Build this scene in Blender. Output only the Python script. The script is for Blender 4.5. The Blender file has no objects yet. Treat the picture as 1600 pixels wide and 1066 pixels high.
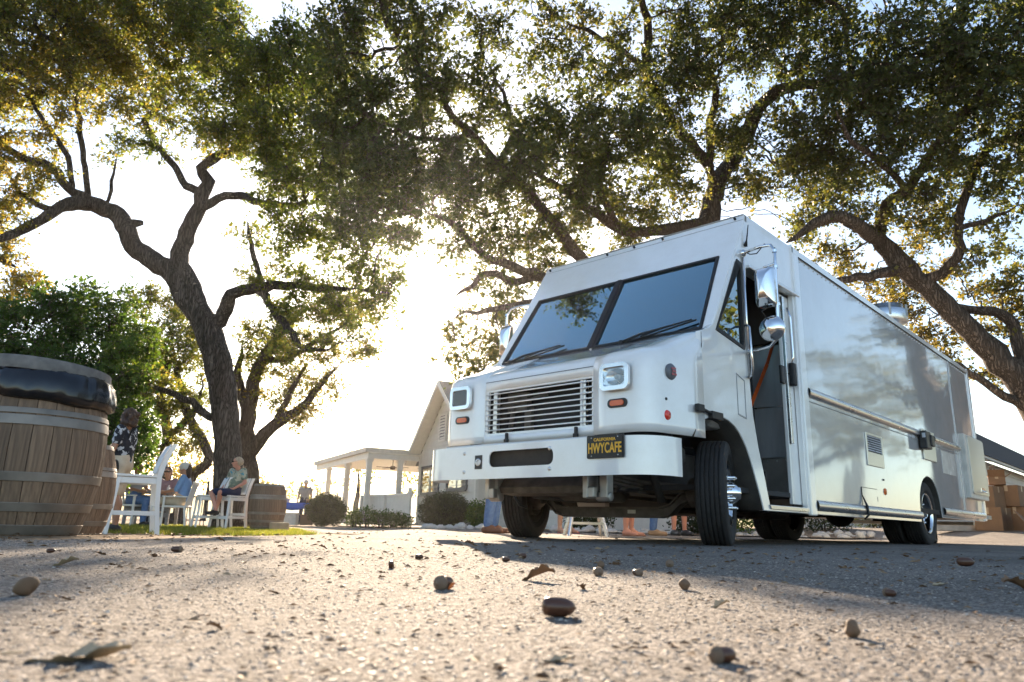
import bpy, bmesh, math, random
import numpy as np
from mathutils import Vector, Matrix, geometry
random.seed(7); RNG = np.random.default_rng(11)
R = math.radians
S = bpy.context.scene
COL = S.collection

# ---------------------------------------------------------------- camera
CAM_H, PITCH, ROLL, FPX = 0.1241, 0.2496, 0.0264, 1123.9
def ray(u, v):
    a = (u - 800) / FPX; b = (533 - v) / FPX
    cr, sr = math.cos(ROLL), math.sin(ROLL)
    x = cr * a - sr * b; y = sr * a + cr * b
    c, s = math.cos(PITCH), math.sin(PITCH)
    return Vector((x, c - y * s, s + y * c))
cam_d = bpy.data.cameras.new('camera'); cam = bpy.data.objects.new('camera', cam_d); COL.objects.link(cam)
fw = ray(800, 533).normalized(); rt = (ray(801, 533) - ray(800, 533)).normalized(); up = rt.cross(fw)
cam.matrix_world = Matrix(((rt.x, up.x, -fw.x, 0), (rt.y, up.y, -fw.y, 0), (rt.z, up.z, -fw.z, CAM_H), (0, 0, 0, 1)))
cam_d.sensor_width = 36; cam_d.lens = FPX / 1600 * 36
cam_d.clip_start = 0.02; cam_d.clip_end = 5000
cam_d.dof.use_dof = True; cam_d.dof.focus_distance = 4.2; cam_d.dof.aperture_fstop = 7.1
S.camera = cam

# ---------------------------------------------------------------- sky, sun, exposure
SUN = ray(660, 440).normalized()
EL = math.asin(SUN.z); AZ = math.atan2(SUN.x, SUN.y)
W = bpy.data.worlds.new('World'); S.world = W; W.use_nodes = True
wn = W.node_tree.nodes; wl = W.node_tree.links
bg = wn['Background']; sky = wn.new('ShaderNodeTexSky'); sky.sky_type = 'NISHITA'; sky.sun_disc = False
sky.sun_elevation = EL; sky.sun_rotation = AZ; sky.air_density = 1.0; sky.dust_density = .7; sky.ozone_density = 1.0
wl.new(sky.outputs[0], bg.inputs[0]); bg.inputs[1].default_value = 0.078
sl = bpy.data.lights.new('sun', 'SUN'); sl.energy = 5.0; sl.angle = R(0.55); sl.color = (1.0, 0.80, 0.58)
so = bpy.data.objects.new('sun', sl); COL.objects.link(so); so.rotation_euler = SUN.to_track_quat('Z', 'Y').to_euler()
so.location = (-3, 20, 9)
vs = S.view_settings; vs.view_transform = 'Standard'; vs.look = 'None'; vs.gamma = 1; vs.use_curve_mapping = False
vs.exposure = 2.03
S.render.engine = 'CYCLES'
cy_ = S.cycles; cy_.use_denoising = True
try: cy_.denoiser = 'OPENIMAGEDENOISE'
except Exception: pass
cy_.max_bounces = 7; cy_.diffuse_bounces = 3; cy_.glossy_bounces = 3; cy_.transmission_bounces = 4; cy_.transparent_max_bounces = 12
cy_.sample_clamp_indirect = 6; cy_.caustics_reflective = False; cy_.caustics_refractive = False

# ---------------------------------------------------------------- helpers
def at(u, v, Y):
    d = ray(u, v); d = d * (Y / d.y); return Vector((d.x, d.y, d.z + CAM_H))
def gx(u, Y):      # lateral position of a column of the photograph at a distance, near the horizon
    return at(u, 820 + (u - 800) * 0.0264, Y).x
def sstep(a, b, x):
    t = min(1, max(0, (x - a) / (b - a))); return t * t * (3 - 2 * t)
def ground_z(x, y):
    d = math.hypot(x, y)
    return -0.12 * sstep(4.6, 8.5, d) * sstep(-1.0, -3.6, x) if y > 0 else 0.0

def tag(o, label=None, cat=None, group=None, kind=None):
    if label: o['label'] = label
    if cat: o['category'] = cat
    if group: o['group'] = group
    if kind: o['kind'] = kind
    return o
def empty(name, loc=(0, 0, 0), rz=0, parent=None, label=None, cat=None, group=None):
    o = bpy.data.objects.new(name, None); COL.objects.link(o); o.location = loc; o.rotation_euler = (0, 0, rz)
    o.empty_display_size = .1
    if parent: o.parent = parent
    return tag(o, label, cat, group)
def link(name, me, parent=None, mat=None):
    o = bpy.data.objects.new(name, me); COL.objects.link(o)
    if parent: o.parent = parent
    if mat is not None and not me.materials: me.materials.append(mat)
    return o
def copy_tree(o, parent=None, loc=None, rz=None):
    c = o.copy(); COL.objects.link(c)
    if parent is not None: c.parent = parent
    if loc is not None: c.location = loc
    if rz is not None: c.rotation_euler = (0, 0, rz)
    for ch in list(o.children): copy_tree(ch, c)
    return c

class MB:
    """collects shapes for ONE mesh object"""
    def __init__(s): s.v = []; s.f = []; s.sm = []
    def add(s, verts, faces, smooth=False):
        n = len(s.v); s.v += [tuple(v) for v in verts]; s.f += [tuple(i + n for i in f) for f in faces]; s.sm += [smooth] * len(faces); return s
    def box(s, c, d, m=None, taper=1.0):
        x, y, z = [k / 2 for k in d]; P = []
        for sz in (-1, 1):
            t = taper if sz > 0 else 1
            for sx, sy in ((-1, -1), (1, -1), (1, 1), (-1, 1)): P.append(Vector((sx * x * t, sy * y * t, sz * z)))
        if m is not None: P = [m @ p for p in P]
        P = [p + Vector(c) for p in P]
        return s.add(P, [(3, 2, 1, 0), (4, 5, 6, 7), (0, 1, 5, 4), (1, 2, 6, 5), (2, 3, 7, 6), (3, 0, 4, 7)])
    def b2(s, a, b):
        return s.box([(a[i] + b[i]) / 2 for i in range(3)], [abs(b[i] - a[i]) for i in range(3)])
    def bar(s, a, b, w, d, up=(0, 0, 1)):
        a = Vector(a); b = Vector(b); z = (b - a).normalized(); x = Vector(up).cross(z)
        if x.length < 1e-4: x = Vector((1, 0, 0))
        x.normalize(); y = z.cross(x); m = Matrix((x, y, z)).transposed()
        return s.box((a + b) / 2, (w, d, (b - a).length), m)
    def tube(s, pts, rad, n=8, caps=True, smooth=True, closed=False):
        pts = [Vector(p) for p in pts]; k = len(pts)
        if not hasattr(rad, '__len__'): rad = [rad] * k
        V = []; F = []; prev = None
        for i, p in enumerate(pts):
            if closed: t = pts[(i + 1) % k] - pts[i - 1]
            else: t = pts[min(i + 1, k - 1)] - pts[max(i - 1, 0)]
            t.normalize()
            if prev is None:
                x = t.orthogonal().normalized()
            else:
                x = prev - t * prev.dot(t)
                x = x.normalized() if x.length > 1e-6 else t.orthogonal().normalized()
            prev = x; y = t.cross(x)
            for j in range(n):
                a = 2 * math.pi * j / n; V.append(p + (x * math.cos(a) + y * math.sin(a)) * rad[i])
        for i in range(k if closed else k - 1):
            for j in range(n):
                a = i * n + j; b = i * n + (j + 1) % n; i2 = ((i + 1) % k) * n
                F.append((a, b, i2 + (j + 1) % n, i2 + j))
        if caps and not closed: F.append(tuple(range(n - 1, -1, -1))); F.append(tuple((k - 1) * n + j for j in range(n)))
        return s.add(V, F, smooth)
    def lathe(s, prof, n=24, c=(0, 0, 0), axis='z', smooth=True, closed=False, a0=0, a1=2 * math.pi):
        V = []; F = []; full = abs(a1 - a0 - 2 * math.pi) < 1e-6; m = n if full else n + 1
        for (r, h) in prof:
            for j in range(m):
                a = a0 + (a1 - a0) * j / n; x, y = r * math.cos(a), r * math.sin(a)
                p = {'z': (x, y, h), 'x': (h, x, y), 'y': (y, h, x)}[axis]
                V.append((p[0] + c[0], p[1] + c[1], p[2] + c[2]))
        k = len(prof)
        for i in range(k if closed else k - 1):
            for j in range(n):
                a = i * m + j; b = i * m + (j + 1) % m; i2 = ((i + 1) % k) * m
                F.append((a, b, i2 + (j + 1) % m, i2 + j))
        return s.add(V, F, smooth)
    def sphere(s, c, r, n=12, m=8, sc=(1, 1, 1), rot=None):
        V = []; F = []
        for i in range(m + 1):
            t = math.pi * i / m
            for j in range(n):
                a = 2 * math.pi * j / n
                p = Vector((math.sin(t) * math.cos(a) * sc[0], math.sin(t) * math.sin(a) * sc[1], math.cos(t) * sc[2])) * r
                if rot is not None: p = rot @ p
                V.append(p + Vector(c))
        for i in range(m):
            for j in range(n): F.append((i * n + j, (i + 1) * n + j, (i + 1) * n + (j + 1) % n, i * n + (j + 1) % n))
        return s.add(V, F, True)
    def plate(s, outline, holes, fn, t, smooth=False):
        """flat plate with holes; fn(a,b,k) maps plan coords and thickness to xyz"""
        loops = [outline] + list(holes); tri = geometry.tessellate_polygon([[Vector((p[0], p[1], 0)) for p in L] for L in loops])
        flat = [p for L in loops for p in L]; n = len(flat)
        V = [fn(p[0], p[1], 0) for p in flat] + [fn(p[0], p[1], t) for p in flat]
        F = [tuple(q) for q in tri] + [tuple(i + n for i in reversed(q)) for q in tri]
        o = 0
        for L in loops:
            k = len(L)
            for i in range(k): F.append((o + i, o + (i + 1) % k, o + (i + 1) % k + n, o + i + n))
            o += k
        return s.add(V, F, smooth)
    def loft(s, rows, smooth=True, skip=None, closed=False):
        n = len(rows[0]); V = [p for r in rows for p in r]; F = []
        for i in range(len(rows) - 1):
            for j in range(n if closed else n - 1):
                if skip and skip(i, j): continue
                j2 = (j + 1) % n
                F.append((i * n + j, i * n + j2, (i + 1) * n + j2, (i + 1) * n + j))
        return s.add(V, F, smooth)
    def mesh(s, name='mesh', fix=True):
        me = bpy.data.meshes.new(name); me.from_pydata(s.v, [], s.f)
        me.polygons.foreach_set('use_smooth', s.sm)
        if fix:
            bm = bmesh.new(); bm.from_mesh(me); bmesh.ops.recalc_face_normals(bm, faces=bm.faces[:]); bm.to_mesh(me); bm.free()
        me.update(); return me
    def build(s, name, mat, parent=None, bevel=0, seg=2, fix=True, solid=0, weld=False):
        me = s.mesh(name, fix); o = link(name, me, parent, mat)
        if weld:
            bm = bmesh.new(); bm.from_mesh(me); bmesh.ops.remove_doubles(bm, verts=bm.verts[:], dist=1e-4); bmesh.ops.recalc_face_normals(bm, faces=bm.faces[:]); bm.to_mesh(me); bm.free()
        if solid:
            m = o.modifiers.new('s', 'SOLIDIFY'); m.thickness = solid; m.offset = -1
        if bevel:
            m = o.modifiers.new('b', 'BEVEL'); m.width = bevel; m.segments = seg; m.limit_method = 'ANGLE'; m.angle_limit = R(35)
        return o
def rrect(x0, y0, x1, y1, r, n=5):
    P = []
    for cx, cy, a0 in ((x1 - r, y1 - r, 0), (x0 + r, y1 - r, 90), (x0 + r, y0 + r, 180), (x1 - r, y0 + r, 270)):
        for i in range(n + 1):
            a = R(a0 + 90 * i / n); P.append((cx + r * math.cos(a), cy + r * math.sin(a)))
    return P
def circ(cx, cy, r, n=20, ry=None):
    ry = ry or r
    return [(cx + r * math.cos(2 * math.pi * i / n), cy + ry * math.sin(2 * math.pi * i / n)) for i in range(n)]

# ---------------------------------------------------------------- materials
MATS = {}
def mat(name, col, rough=.6, metal=0.0, var=0.12, scale=8.0, bump=0.0, bscale=60.0, col2=None, coat=0.0, spec=.5, emit=None, trans=0.0, stretch=None, detail=5.0, bdist=.01, sheen=0.0):
    if name in MATS: return MATS[name]
    m = bpy.data.materials.new(name); m.use_nodes = True; nt = m.node_tree; N = nt.nodes; L = nt.links
    b = N['Principled BSDF']; b.inputs['Roughness'].default_value = rough; b.inputs['Metallic'].default_value = metal
    b.inputs['Coat Weight'].default_value = coat; b.inputs['Coat Roughness'].default_value = .06; b.inputs['Specular IOR Level'].default_value = spec
    tc = N.new('ShaderNodeTexCoord'); vec = tc.outputs['Object']
    if stretch:
        mp = N.new('ShaderNodeMapping'); mp.inputs['Scale'].default_value = stretch; L.new(vec, mp.inputs[0]); vec = mp.outputs[0]
    nz = N.new('ShaderNodeTexNoise'); nz.inputs['Scale'].default_value = scale; nz.inputs['Detail'].default_value = detail; L.new(vec, nz.inputs['Vector'])
    mx = N.new('ShaderNodeMix'); mx.data_type = 'RGBA'
    if col2 is None: c1 = [c * (1 - var) for c in col]; c2 = [min(1, c * (1 + var)) for c in col]
    else: c1, c2 = col, col2
    mx.inputs[6].default_value = (*c1[:3], 1); mx.inputs[7].default_value = (*c2[:3], 1)
    rp = N.new('ShaderNodeMapRange'); rp.inputs[1].default_value = .3; rp.inputs[2].default_value = .7; L.new(nz.outputs[0], rp.inputs[0]); L.new(rp.outputs[0], mx.inputs[0])
    L.new(mx.outputs[2], b.inputs['Base Color'])
    rr = N.new('ShaderNodeMapRange'); rr.inputs[3].default_value = max(.02, rough * .8); rr.inputs[4].default_value = min(1, rough * 1.25); L.new(nz.outputs[0], rr.inputs[0]); L.new(rr.outputs[0], b.inputs['Roughness'])
    if bump:
        n2 = N.new('ShaderNodeTexNoise'); n2.inputs['Scale'].default_value = bscale; n2.inputs['Detail'].default_value = 6; L.new(vec, n2.inputs['Vector'])
        bp = N.new('ShaderNodeBump'); bp.inputs['Strength'].default_value = bump; bp.inputs['Distance'].default_value = bdist; L.new(n2.outputs[0], bp.inputs['Height']); L.new(bp.outputs[0], b.inputs['Normal'])
    if emit: b.inputs['Emission Color'].default_value = (*emit[0], 1); b.inputs['Emission Strength'].default_value = emit[1]
    if trans: b.inputs['Transmission Weight'].default_value = trans
    MATS[name] = m; return m
def glass_mat(name, tint=(.75, .85, .84), refl=1.0, rough=.0, rc=(1, 1, 1)):
    if name in MATS: return MATS[name]
    m = bpy.data.materials.new(name); m.use_nodes = True; N = m.node_tree.nodes; L = m.node_tree.links
    N.remove(N['Principled BSDF']); out = N['Material Output']
    t = N.new('ShaderNodeBsdfTransparent'); t.inputs[0].default_value = (*tint, 1)
    g = N.new('ShaderNodeBsdfGlossy'); g.inputs['Roughness'].default_value = rough; g.inputs[0].default_value = (*rc, 1)
    fr = N.new('ShaderNodeFresnel'); fr.inputs[0].default_value = 1.55
    ml = N.new('ShaderNodeMath'); ml.operation = 'MULTIPLY'; ml.inputs[1].default_value = refl; ml.use_clamp = True; L.new(fr.outputs[0], ml.inputs[0])
    mx = N.new('ShaderNodeMixShader'); L.new(ml.outputs[0], mx.inputs[0]); L.new(t.outputs[0], mx.inputs[1]); L.new(g.outputs[0], mx.inputs[2]); L.new(mx.outputs[0], out.inputs[0])
    MATS[name] = m; return m
# ================================================================ the step van
def truck_paint(name, col, wav, rough):
    m = mat(name, col, rough, 0, .03, 3.0, coat=1.0, spec=.6)
    N = m.node_tree.nodes; L = m.node_tree.links; b = N['Principled BSDF']; tc = [n for n in N if n.type == 'TEX_COORD'][0]
    nz = N.new('ShaderNodeTexNoise'); nz.inputs['Scale'].default_value = 1.6; nz.inputs['Detail'].default_value = 1.5; L.new(tc.outputs['Object'], nz.inputs['Vector'])
    b.inputs['Coat IOR'].default_value = 1.75
    bp = N.new('ShaderNodeBump'); bp.inputs['Strength'].default_value = wav; bp.inputs['Distance'].default_value = .05; L.new(nz.outputs[0], bp.inputs['Height'])
    L.new(bp.outputs[0], b.inputs['Normal']); L.new(bp.outputs[0], b.inputs['Coat Normal'])
    # road grime low down, faint streaks
    sx = N.new('ShaderNodeSeparateXYZ'); L.new(tc.outputs['Object'], sx.inputs[0])
    n2 = N.new('ShaderNodeTexNoise'); n2.inputs['Scale'].default_value = 5; n2.inputs['Detail'].default_value = 8; n2.inputs['Roughness'].default_value = .7; L.new(tc.outputs['Object'], n2.inputs['Vector'])
    mr = N.new('ShaderNodeMapRange'); mr.inputs[1].default_value = .46; mr.inputs[2].default_value = .75; mr.inputs[3].default_value = 0; mr.inputs[4].default_value = .22; L.new(n2.outputs[0], mr.inputs[0])
    old = b.inputs['Base Color'].links[0].from_socket
    mx = N.new('ShaderNodeMix'); mx.data_type = 'RGBA'; mx.inputs[7].default_value = (col[0] * .72, col[1] * .66, col[2] * .56, 1); L.new(mr.outputs[0], mx.inputs[0]); L.new(old, mx.inputs[6]); L.new(mx.outputs[2], b.inputs['Base Color'])
    return m
M_white = truck_paint('van_white_paint', (.90, .895, .88), .035, .2)
M_side = truck_paint('van_side_skin', (.60, .595, .59), .08, .07)  # flank of the white van, its darker look put into the base colour
M_alu = mat('brushed_aluminium', (.72, .72, .72), .28, 1.0, .08, 4, stretch=(1, 1, 6))
M_chrome = mat('chrome', (.82, .82, .82), .07, 1.0, .03)
M_steel = mat('stainless_sheet', (.52, .55, .58), .35, .35, .12, 3, stretch=(6, 6, .6))
M_blk = mat('black_rubber', (.012, .012, .014), .55, 0, .2)
M_plas = mat('black_plastic', (.02, .02, .022), .4)
M_tyre = mat('tyre_rubber', (.022, .021, .021), .75, 0, .35, 14, bump=.25, bscale=120)
M_frame = mat('chassis_grime', (.035, .031, .027), .75, .0, .4, 9, bump=.4, bscale=40)
M_rustm = mat('dusty_axle_steel', (.10, .085, .07), .7, .2, .4, 10, bump=.3, bscale=50)
M_bare = mat('dull_bare_metal', (.42, .41, .39), .45, .8, .2, 6)
M_amber = mat('amber_lens', (.75, .12, .02), .2, 0, .1, coat=.6)
M_red = mat('red_reflector', (.8, .04, .02), .25, 0, .1, coat=.6)
M_dark = mat('cab_interior_dark', (.03, .03, .032), .7)
M_grey = mat('cab_interior_grey', (.42, .43, .44), .6)
M_orange = mat('orange_strap', (.75, .13, .02), .6)
M_plate = mat('plate_black', (.012, .012, .013), .35)
M_gold = mat('plate_gold', (.85, .47, .04), .45)
M_wind = glass_mat('windscreen_glass', (.55, .66, .66), 5.0, 0, (.62, .90, 1.0))  # boosted, blue-tinted reflection stands in for bright blue sky
M_swin = glass_mat('side_glass', (.45, .55, .53), 3.0, 0, (.8, .95, 1.0))
M_lens = glass_mat('lamp_lens', (.9, .92, .93), 1.5, .03)
M_mirror = mat('mirror_glass', (.85, .87, .88), .02, 1.0, .01)

YAW = -.759
truck = empty('food_truck', (.2684, 5.7765, 0), YAW, label='long white food truck with open cab door and HWYCAFE plate parked on asphalt', cat='truck')
T = truck
HW = 1.18
def sidefn(s, x0=HW):                          # (y,z,t) -> outer face on the side s
    return lambda a, b, t: (s * (x0 - t), a, b)

# --- nose shell
levels = [  # z, yf, xc, ys_off, xs, seam_x, seam_y
    (.775, -.12, .93, .19, 1.095, 1.178, .46), (.84, -.12, .93, .19, 1.095, 1.178, .46), (.90, -.122, .93, .19, 1.095, 1.178, .46), (1.23, -.12, .93, .19, 1.095, 1.178, .46),
    (1.29, -.118, .93, .19, 1.095, 1.178, .46), (1.335, -.105, .925, .19, 1.095, 1.178, .46), (1.37, -.075, .92, .19, 1.095, 1.178, .46), (1.395, -.03, .915, .19, 1.095, 1.178, .46),
    (1.42, .04, .92, .19, 1.10, 1.178, .46), (1.46, .14, .94, .18, 1.11, 1.178, .47), (1.52, .28, .97, .15, 1.125, 1.176, .50), (1.59, .45, 1.0, .10, 1.14, 1.172, .56), (1.645, .60, 1.05, .05, 1.15, 1.165, .63)]
xs_cols = [0, .2, .4, .577, .592, .60, .72, .85]
rows = []
for (z, yf, xc, yo, xs, sx_, sy_) in levels:
    half = []
    for x in xs_cols:
        half.append((x, yf + (.035 if x <= .592 else (.02 if x < .599 else 0)) * (1 if z < 1.6 else .3), z))
    k = 8
    for i in range(k + 1):
        a = math.pi / 2 * i / k
        half.append((xc + (xs - xc) * math.sin(a), yf + yo * (1 - math.cos(a)), z))
    y1 = half[-1][1]; x1 = half[-1][0]
    for i in (1, 2, 3):
        t = i / 3; half.append((x1 + (sx_ - x1) * (1 - (1 - t) ** 1.5), y1 + (sy_ - y1) * t, z))
    rows.append([(-x, y, zz) for (x, y, zz) in reversed(half[1:])] + half)
ncol = len(rows[0]); mid = ncol // 2
def skip(i, j):
    a, b = rows[0][j][0], rows[0][j + 1][0]
    return abs(a) <= .578 and abs(b) <= .578 and .83 < levels[i][0] and levels[i + 1][0] < 1.24
nose = MB().loft(rows, True, skip).build('nose_shell', M_white, T, weld=True)
sm = nose.modifiers.new('s', 'SOLIDIFY'); sm.thickness = .012; sm.offset = 0
# character line ridge along the lower nose
for s in (-1, 1):
    pts = [(s * abs(p[0]), p[1] - .002, .905 - (0.0 if abs(p[0]) < 1 else .0)) for p in rows[1][mid + 5:]]
    MB().tube(pts, .006, 6).build('nose_crease', M_white, nose)
# hood seam above grille
MB().b2((-.58, -.0905, 1.298), (.58, -.078, 1.302)).build('hood_seam', M_plas, nose)
# grille
gr = MB()
gr.plate([(-.59, .83), (.59, .83), (.59, 1.24), (-.59, 1.24)], [[(-.55, .86), (.55, .86), (.55, 1.212), (-.55, 1.212)]], lambda a, b, t: (a, -.083 + t, b), .03)
grille = gr.build('grille', M_white, T, bevel=.003)
for i in range(8):
    z = .885 + i * .0435
    MB().tube([(-.565, -.094, z), (.565, -.094, z)], .006, 6).build('slat', M_white, grille)
for x in (-.49, -.47, .44, .47):
    MB().b2((x - .012, -.07, .86), (x + .012, -.03, 1.212)).build('upright', M_alu if abs(x) > .46 else M_white, grille, bevel=.003)
for x in (-.3, .42):
    MB().b2((x - .02, -.125, .73), (x + .02, -.098, .80)).b2((x - .012, -.12, .79), (x + .012, -.095, .85)).build('rubber_latch', M_blk, grille, bevel=.006)
eb = MB()
eb.b2((-.5, .1, .8), (.5, .16, 1.25)).build('radiator', mat('radiator_fins', (.02, .02, .02), .6, .3, .3, 90, stretch=(1, 1, .02)), T)
cc = MB(); cc.tube([(-.45, .02, .84), (-.36, .0, .9), (-.33, .02, 1.15), (-.2, .05, 1.18)], .02, 8); cc.tube([(-.5, .03, 1.1), (-.25, .0, 1.12), (.0, .05, 1.16)], .014, 8); cc.b2((-.42, .02, 1.05), (-.2, .08, 1.2)).b2((-.25, .05, .85), (-.18, .09, 1.1))
cc.build('engine_hoses', M_rustm, T)
eb = MB(); eb.b2((-1.05, .2, .7), (1.05, .22, 1.3)); eb.build('firewall', M_dark, T)
# headlights
for s in (-1, 1):
    cx, cz = s * .815, 1.18; yf = -.15
    hl = MB().plate(rrect(cx - .125, cz - .1, cx + .125, cz + .1, .045), [rrect(cx - .092, cz - .068, cx + .092, cz + .068, .02)], lambda a, b, t: (a, yf - .028 + t, b), .03).build('headlight', M_chrome, T, bevel=.008, seg=3)
    MB().plate(rrect(cx - .094, cz - .07, cx + .094, cz + .07, .02), [], lambda a, b, t: (a, yf - .012 - t * (1 if t else 1), b), .004).build('lens', M_lens, hl)
    rf = MB()
    rf.loft([[(cx + .09 * k * math.cos(a), yf + .002 + .024 * (1 - k * k), cz + .066 * k * math.sin(a)) for a in [2 * math.pi * i / 20 for i in range(21)]] for k in (.05, .3, .55, .8, 1.0)], True)
    rf.plate(rrect(cx - .094, cz - .07, cx + .094, cz + .07, .02), [circ(cx, cz, .088, 20, .064)], lambda a, b, t: (a, yf + .002 + t, b), .002)
    rf.build('reflector', M_chrome, hl)
    MB().sphere((cx, yf + .008, cz), .016, 10, 6).build('bulb', mat('bulb_glass', (.9, .9, .85), .1), hl)
    tz_ = .99; yf = -.125
    ts = MB().plate(rrect(cx - .085, tz_ - .032, cx + .085, tz_ + .032, .03), [], lambda a, b, t: (a, yf - .012 + t, b), .02).build('turn_signal', M_plas, T, bevel=.004)
    MB().plate(rrect(cx - .06, tz_ - .02, cx + .06, tz_ + .02, .019), [], lambda a, b, t: (a, yf - .02 + t, b), .012).build('lens', M_amber, ts, bevel=.004)
# markers on nose side
def side_disc(name, y, z, r, m, off=.0, s=1, th=.012):
    # follow nose taper
    x = HW if y >= .46 else 1.095 + (HW - 1.095) * max(0, (y - .07) / .39) ** .67
    return MB().lathe([(0, x + off + th), (r * .8, x + off + th), (r, x + off), (r, x - .03)], 24, (0, y, z), 'x').build(name, m, T)
em = side_disc('emblem', .12, 1.225, .062, mat('emblem_grey', (.13, .14, .16), .4))
ep = MB()
for (a, b, w, h) in ((-.02, .02, .03, .012), (.012, .024, .026, .01), (.0, .002, .05, .012), (-.02, -.022, .02, .016), (.018, -.02, .028, .014)):
    ep.b2((1.1255, .12 + a - w / 2, 1.225 + b - h / 2), (1.1285 + .0, .12 + a + w / 2, 1.225 + b + h / 2))
ep.build('emblem_print', mat('emblem_print', (.5, .10, .12), .5), em).location = (.012, 0, 0)
side_disc('side_marker', -.01 + .085, .905, .038, M_red)
side_disc('rivet_plug', .06, 1.02, .012, M_blk)

# --- windscreen plane
B0 = Vector((0, .61, 1.635)); BT = Vector((0, 1.39, 2.89)); SL = (BT - B0); SLn = SL.normalized(); NRM = Vector((0, -SLn.z, SLn.y)); LEN = SL.length
def wf(a, b, t): p = B0 + SLn * b - NRM * t; return (a, p.y, p.z)
wb, wt = .03, .935
panes = [[(-1.095, wb), (-.02, wb), (-.02, wt), (-1.035, wt)], [(.02, wb), (1.095, wb), (1.035, wt), (.02, wt)]]
def inset(P, d):
    c = Vector((sum(p[0] for p in P) / len(P), sum(p[1] for p in P) / len(P))); return [(p[0] + math.copysign(d, c.x - p[0]), p[1] + math.copysign(d, c.y - p[1])) for p in P]
hp = MB().plate([(-1.178, -.03), (1.178, -.03), (1.165, LEN), (-1.165, LEN)], panes, wf, .06)
header = hp.build('windscreen_surround', M_white, T, bevel=.012)
for P in panes:
    fr = MB().plate(P, [inset(P, .024)], lambda a, b, t: wf(a, b, t - .006), .03).build('windscreen_seal', M_blk, T)
    MB().plate(inset(P, .02), [], lambda a, b, t: wf(a, b, .012 + t), .005).build('windscreen_pane', M_wind, fr)
MB().plate([(-.021, wb), (.021, wb), (.021, wt), (-.021, wt)], [], lambda a, b, t: wf(a, b, t - .012), .03).build('windscreen_mullion', M_blk, T)
for x in (-1.1, -.33, 0, .33, 1.08):
    p = wf(x, LEN - .05, 0); q = wf(x, LEN - .05, -.02)
    MB().tube([p, q], .012, 8).build('clearance_stud', M_blk, header)
seam = MB(); seam.plate([(-1.16, LEN - .085), (1.16, LEN - .085), (1.16, LEN - .081), (-1.16, LEN - .081)], [], lambda a, b, t: wf(a, b, t - .003), .004); seam.build('header_seam', mat('seam_grey', (.35, .35, .35), .6), header)
# wipers
for (x0, x1, b1) in ((.36, 1.0, .13), (-.95, -.36, .12)):
    a = Vector(wf(x0, .0, -.03)); b = Vector(wf((x0 + x1) / 2 + .05, b1 * .55, -.045)); w = MB()
    w.tube([a, (a + b) / 2 + Vector((0, -.01, .01)), b], [.016, .012, .009], 6)
    w.tube([wf(x0 + .18, b1 * .25, -.03), b, wf(x1, b1, -.03)], [.006, .01, .006], 6)
    w.tube([wf(x0 + .14, b1 * .2, -.012), wf(x1 + .03, b1 * 1.05, -.012)], .008, 6); w.sphere(a, .026, 8, 6)
    w.build('wiper', M_blk, T)

# --- cab sides
archF = [(.30, .775), (.345, .835), (.40, .88), (.46, .912), (.56, .945), (.66, .962), (.76, .965), (.86, .95), (.95, .918), (1.03, .87), (1.085, .82), (1.134, .767), (1.185, .69), (1.235, .60), (1.285, .50), (1.33, .41), (1.385, .29)]
Aline = lambda z: .61 + (z - 1.635) * (SL.y / SL.z)
cab_out = [(.463, 1.60), (.57, 1.645), (Aline(1.7) + .012, 1.7), (Aline(2.80) + .012, 2.80), (2.40, 2.80), (2.40, .285), (1.385, .285)] + [p for p in reversed(archF) if p[0] > .463] + [(.463, .915)]
winH = [(.70, 1.655), (1.185, 1.585), (1.20, 1.62), (1.215, 2.36), (1.13, 2.375)]
doorH = [(1.505, .335), (2.30, .335), (2.30, 2.345), (1.305, 2.345), (1.255, 1.9), (1.245, 1.52), (1.26, 1.3), (1.285, 1.05), (1.35, .786), (1.435, .558)]
for s in (1, -1):
    holes = [winH, doorH] if s == 1 else [winH]
    cs = MB().plate(cab_out, holes, sidefn(s), .05).build('cab_side', M_white, T, bevel=.006)
    fr = MB().plate(winH, [inset(winH, .03)], lambda a, b, t: (s * (HW + .008 - t), a, b), .05).build('side_window_seal', M_blk, T)
    MB().plate(inset(winH, .025), [], lambda a, b, t: (s * (HW - .012 - t), a, b), .006).build('side_window_pane', M_swin, fr)
    # wheel arch liner
    al = MB().loft([[(s * (HW - .01), y, z) for (y, z) in archF], [(s * .72, y, z) for (y, z) in archF]], True).build('wheel_arch_liner', M_frame, T, solid=.01)
    lp = MB().plate([(1.30, .985), (1.47, .985), (1.47, 1.0), (1.30, 1.0)], [], sidefn(s, HW + .0), .01)
# cowl seam, access panel outline, latch on the near side
cs_seam = MB().b2((HW - .001, .458, .93), (HW + .0015, .463, 1.59)); cs_seam.build('cowl_seam', M_plas, T)
MB().plate([(1.01, 1.02), (1.155, 1.0), (1.155, 1.32), (1.01, 1.36)], [[(1.018, 1.03), (1.147, 1.012), (1.147, 1.314), (1.018, 1.35)]], sidefn(1, HW + .004), .004).build('access_flap', mat('seam_grey', (.35, .35, .35), .6), T)
lt = MB(); lt.box((HW + .02, .36, .985), (.035, .09, .055)); lt.box((HW + .02, .60, .955), (.04, .17, .06)); lt.tube([(HW + .022, .38, .983), (HW + .022, .55, .962)], .014, 8)
lt.build('rubber_hood_latch', M_blk, T, bevel=.012, seg=3)
st = MB().plate([(1.505, .30), (2.31, .30), (2.31, .335), (1.48, .335)], [], sidefn(1, HW + .012), .25).build('door_sill', M_alu, T, bevel=.004)
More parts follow.
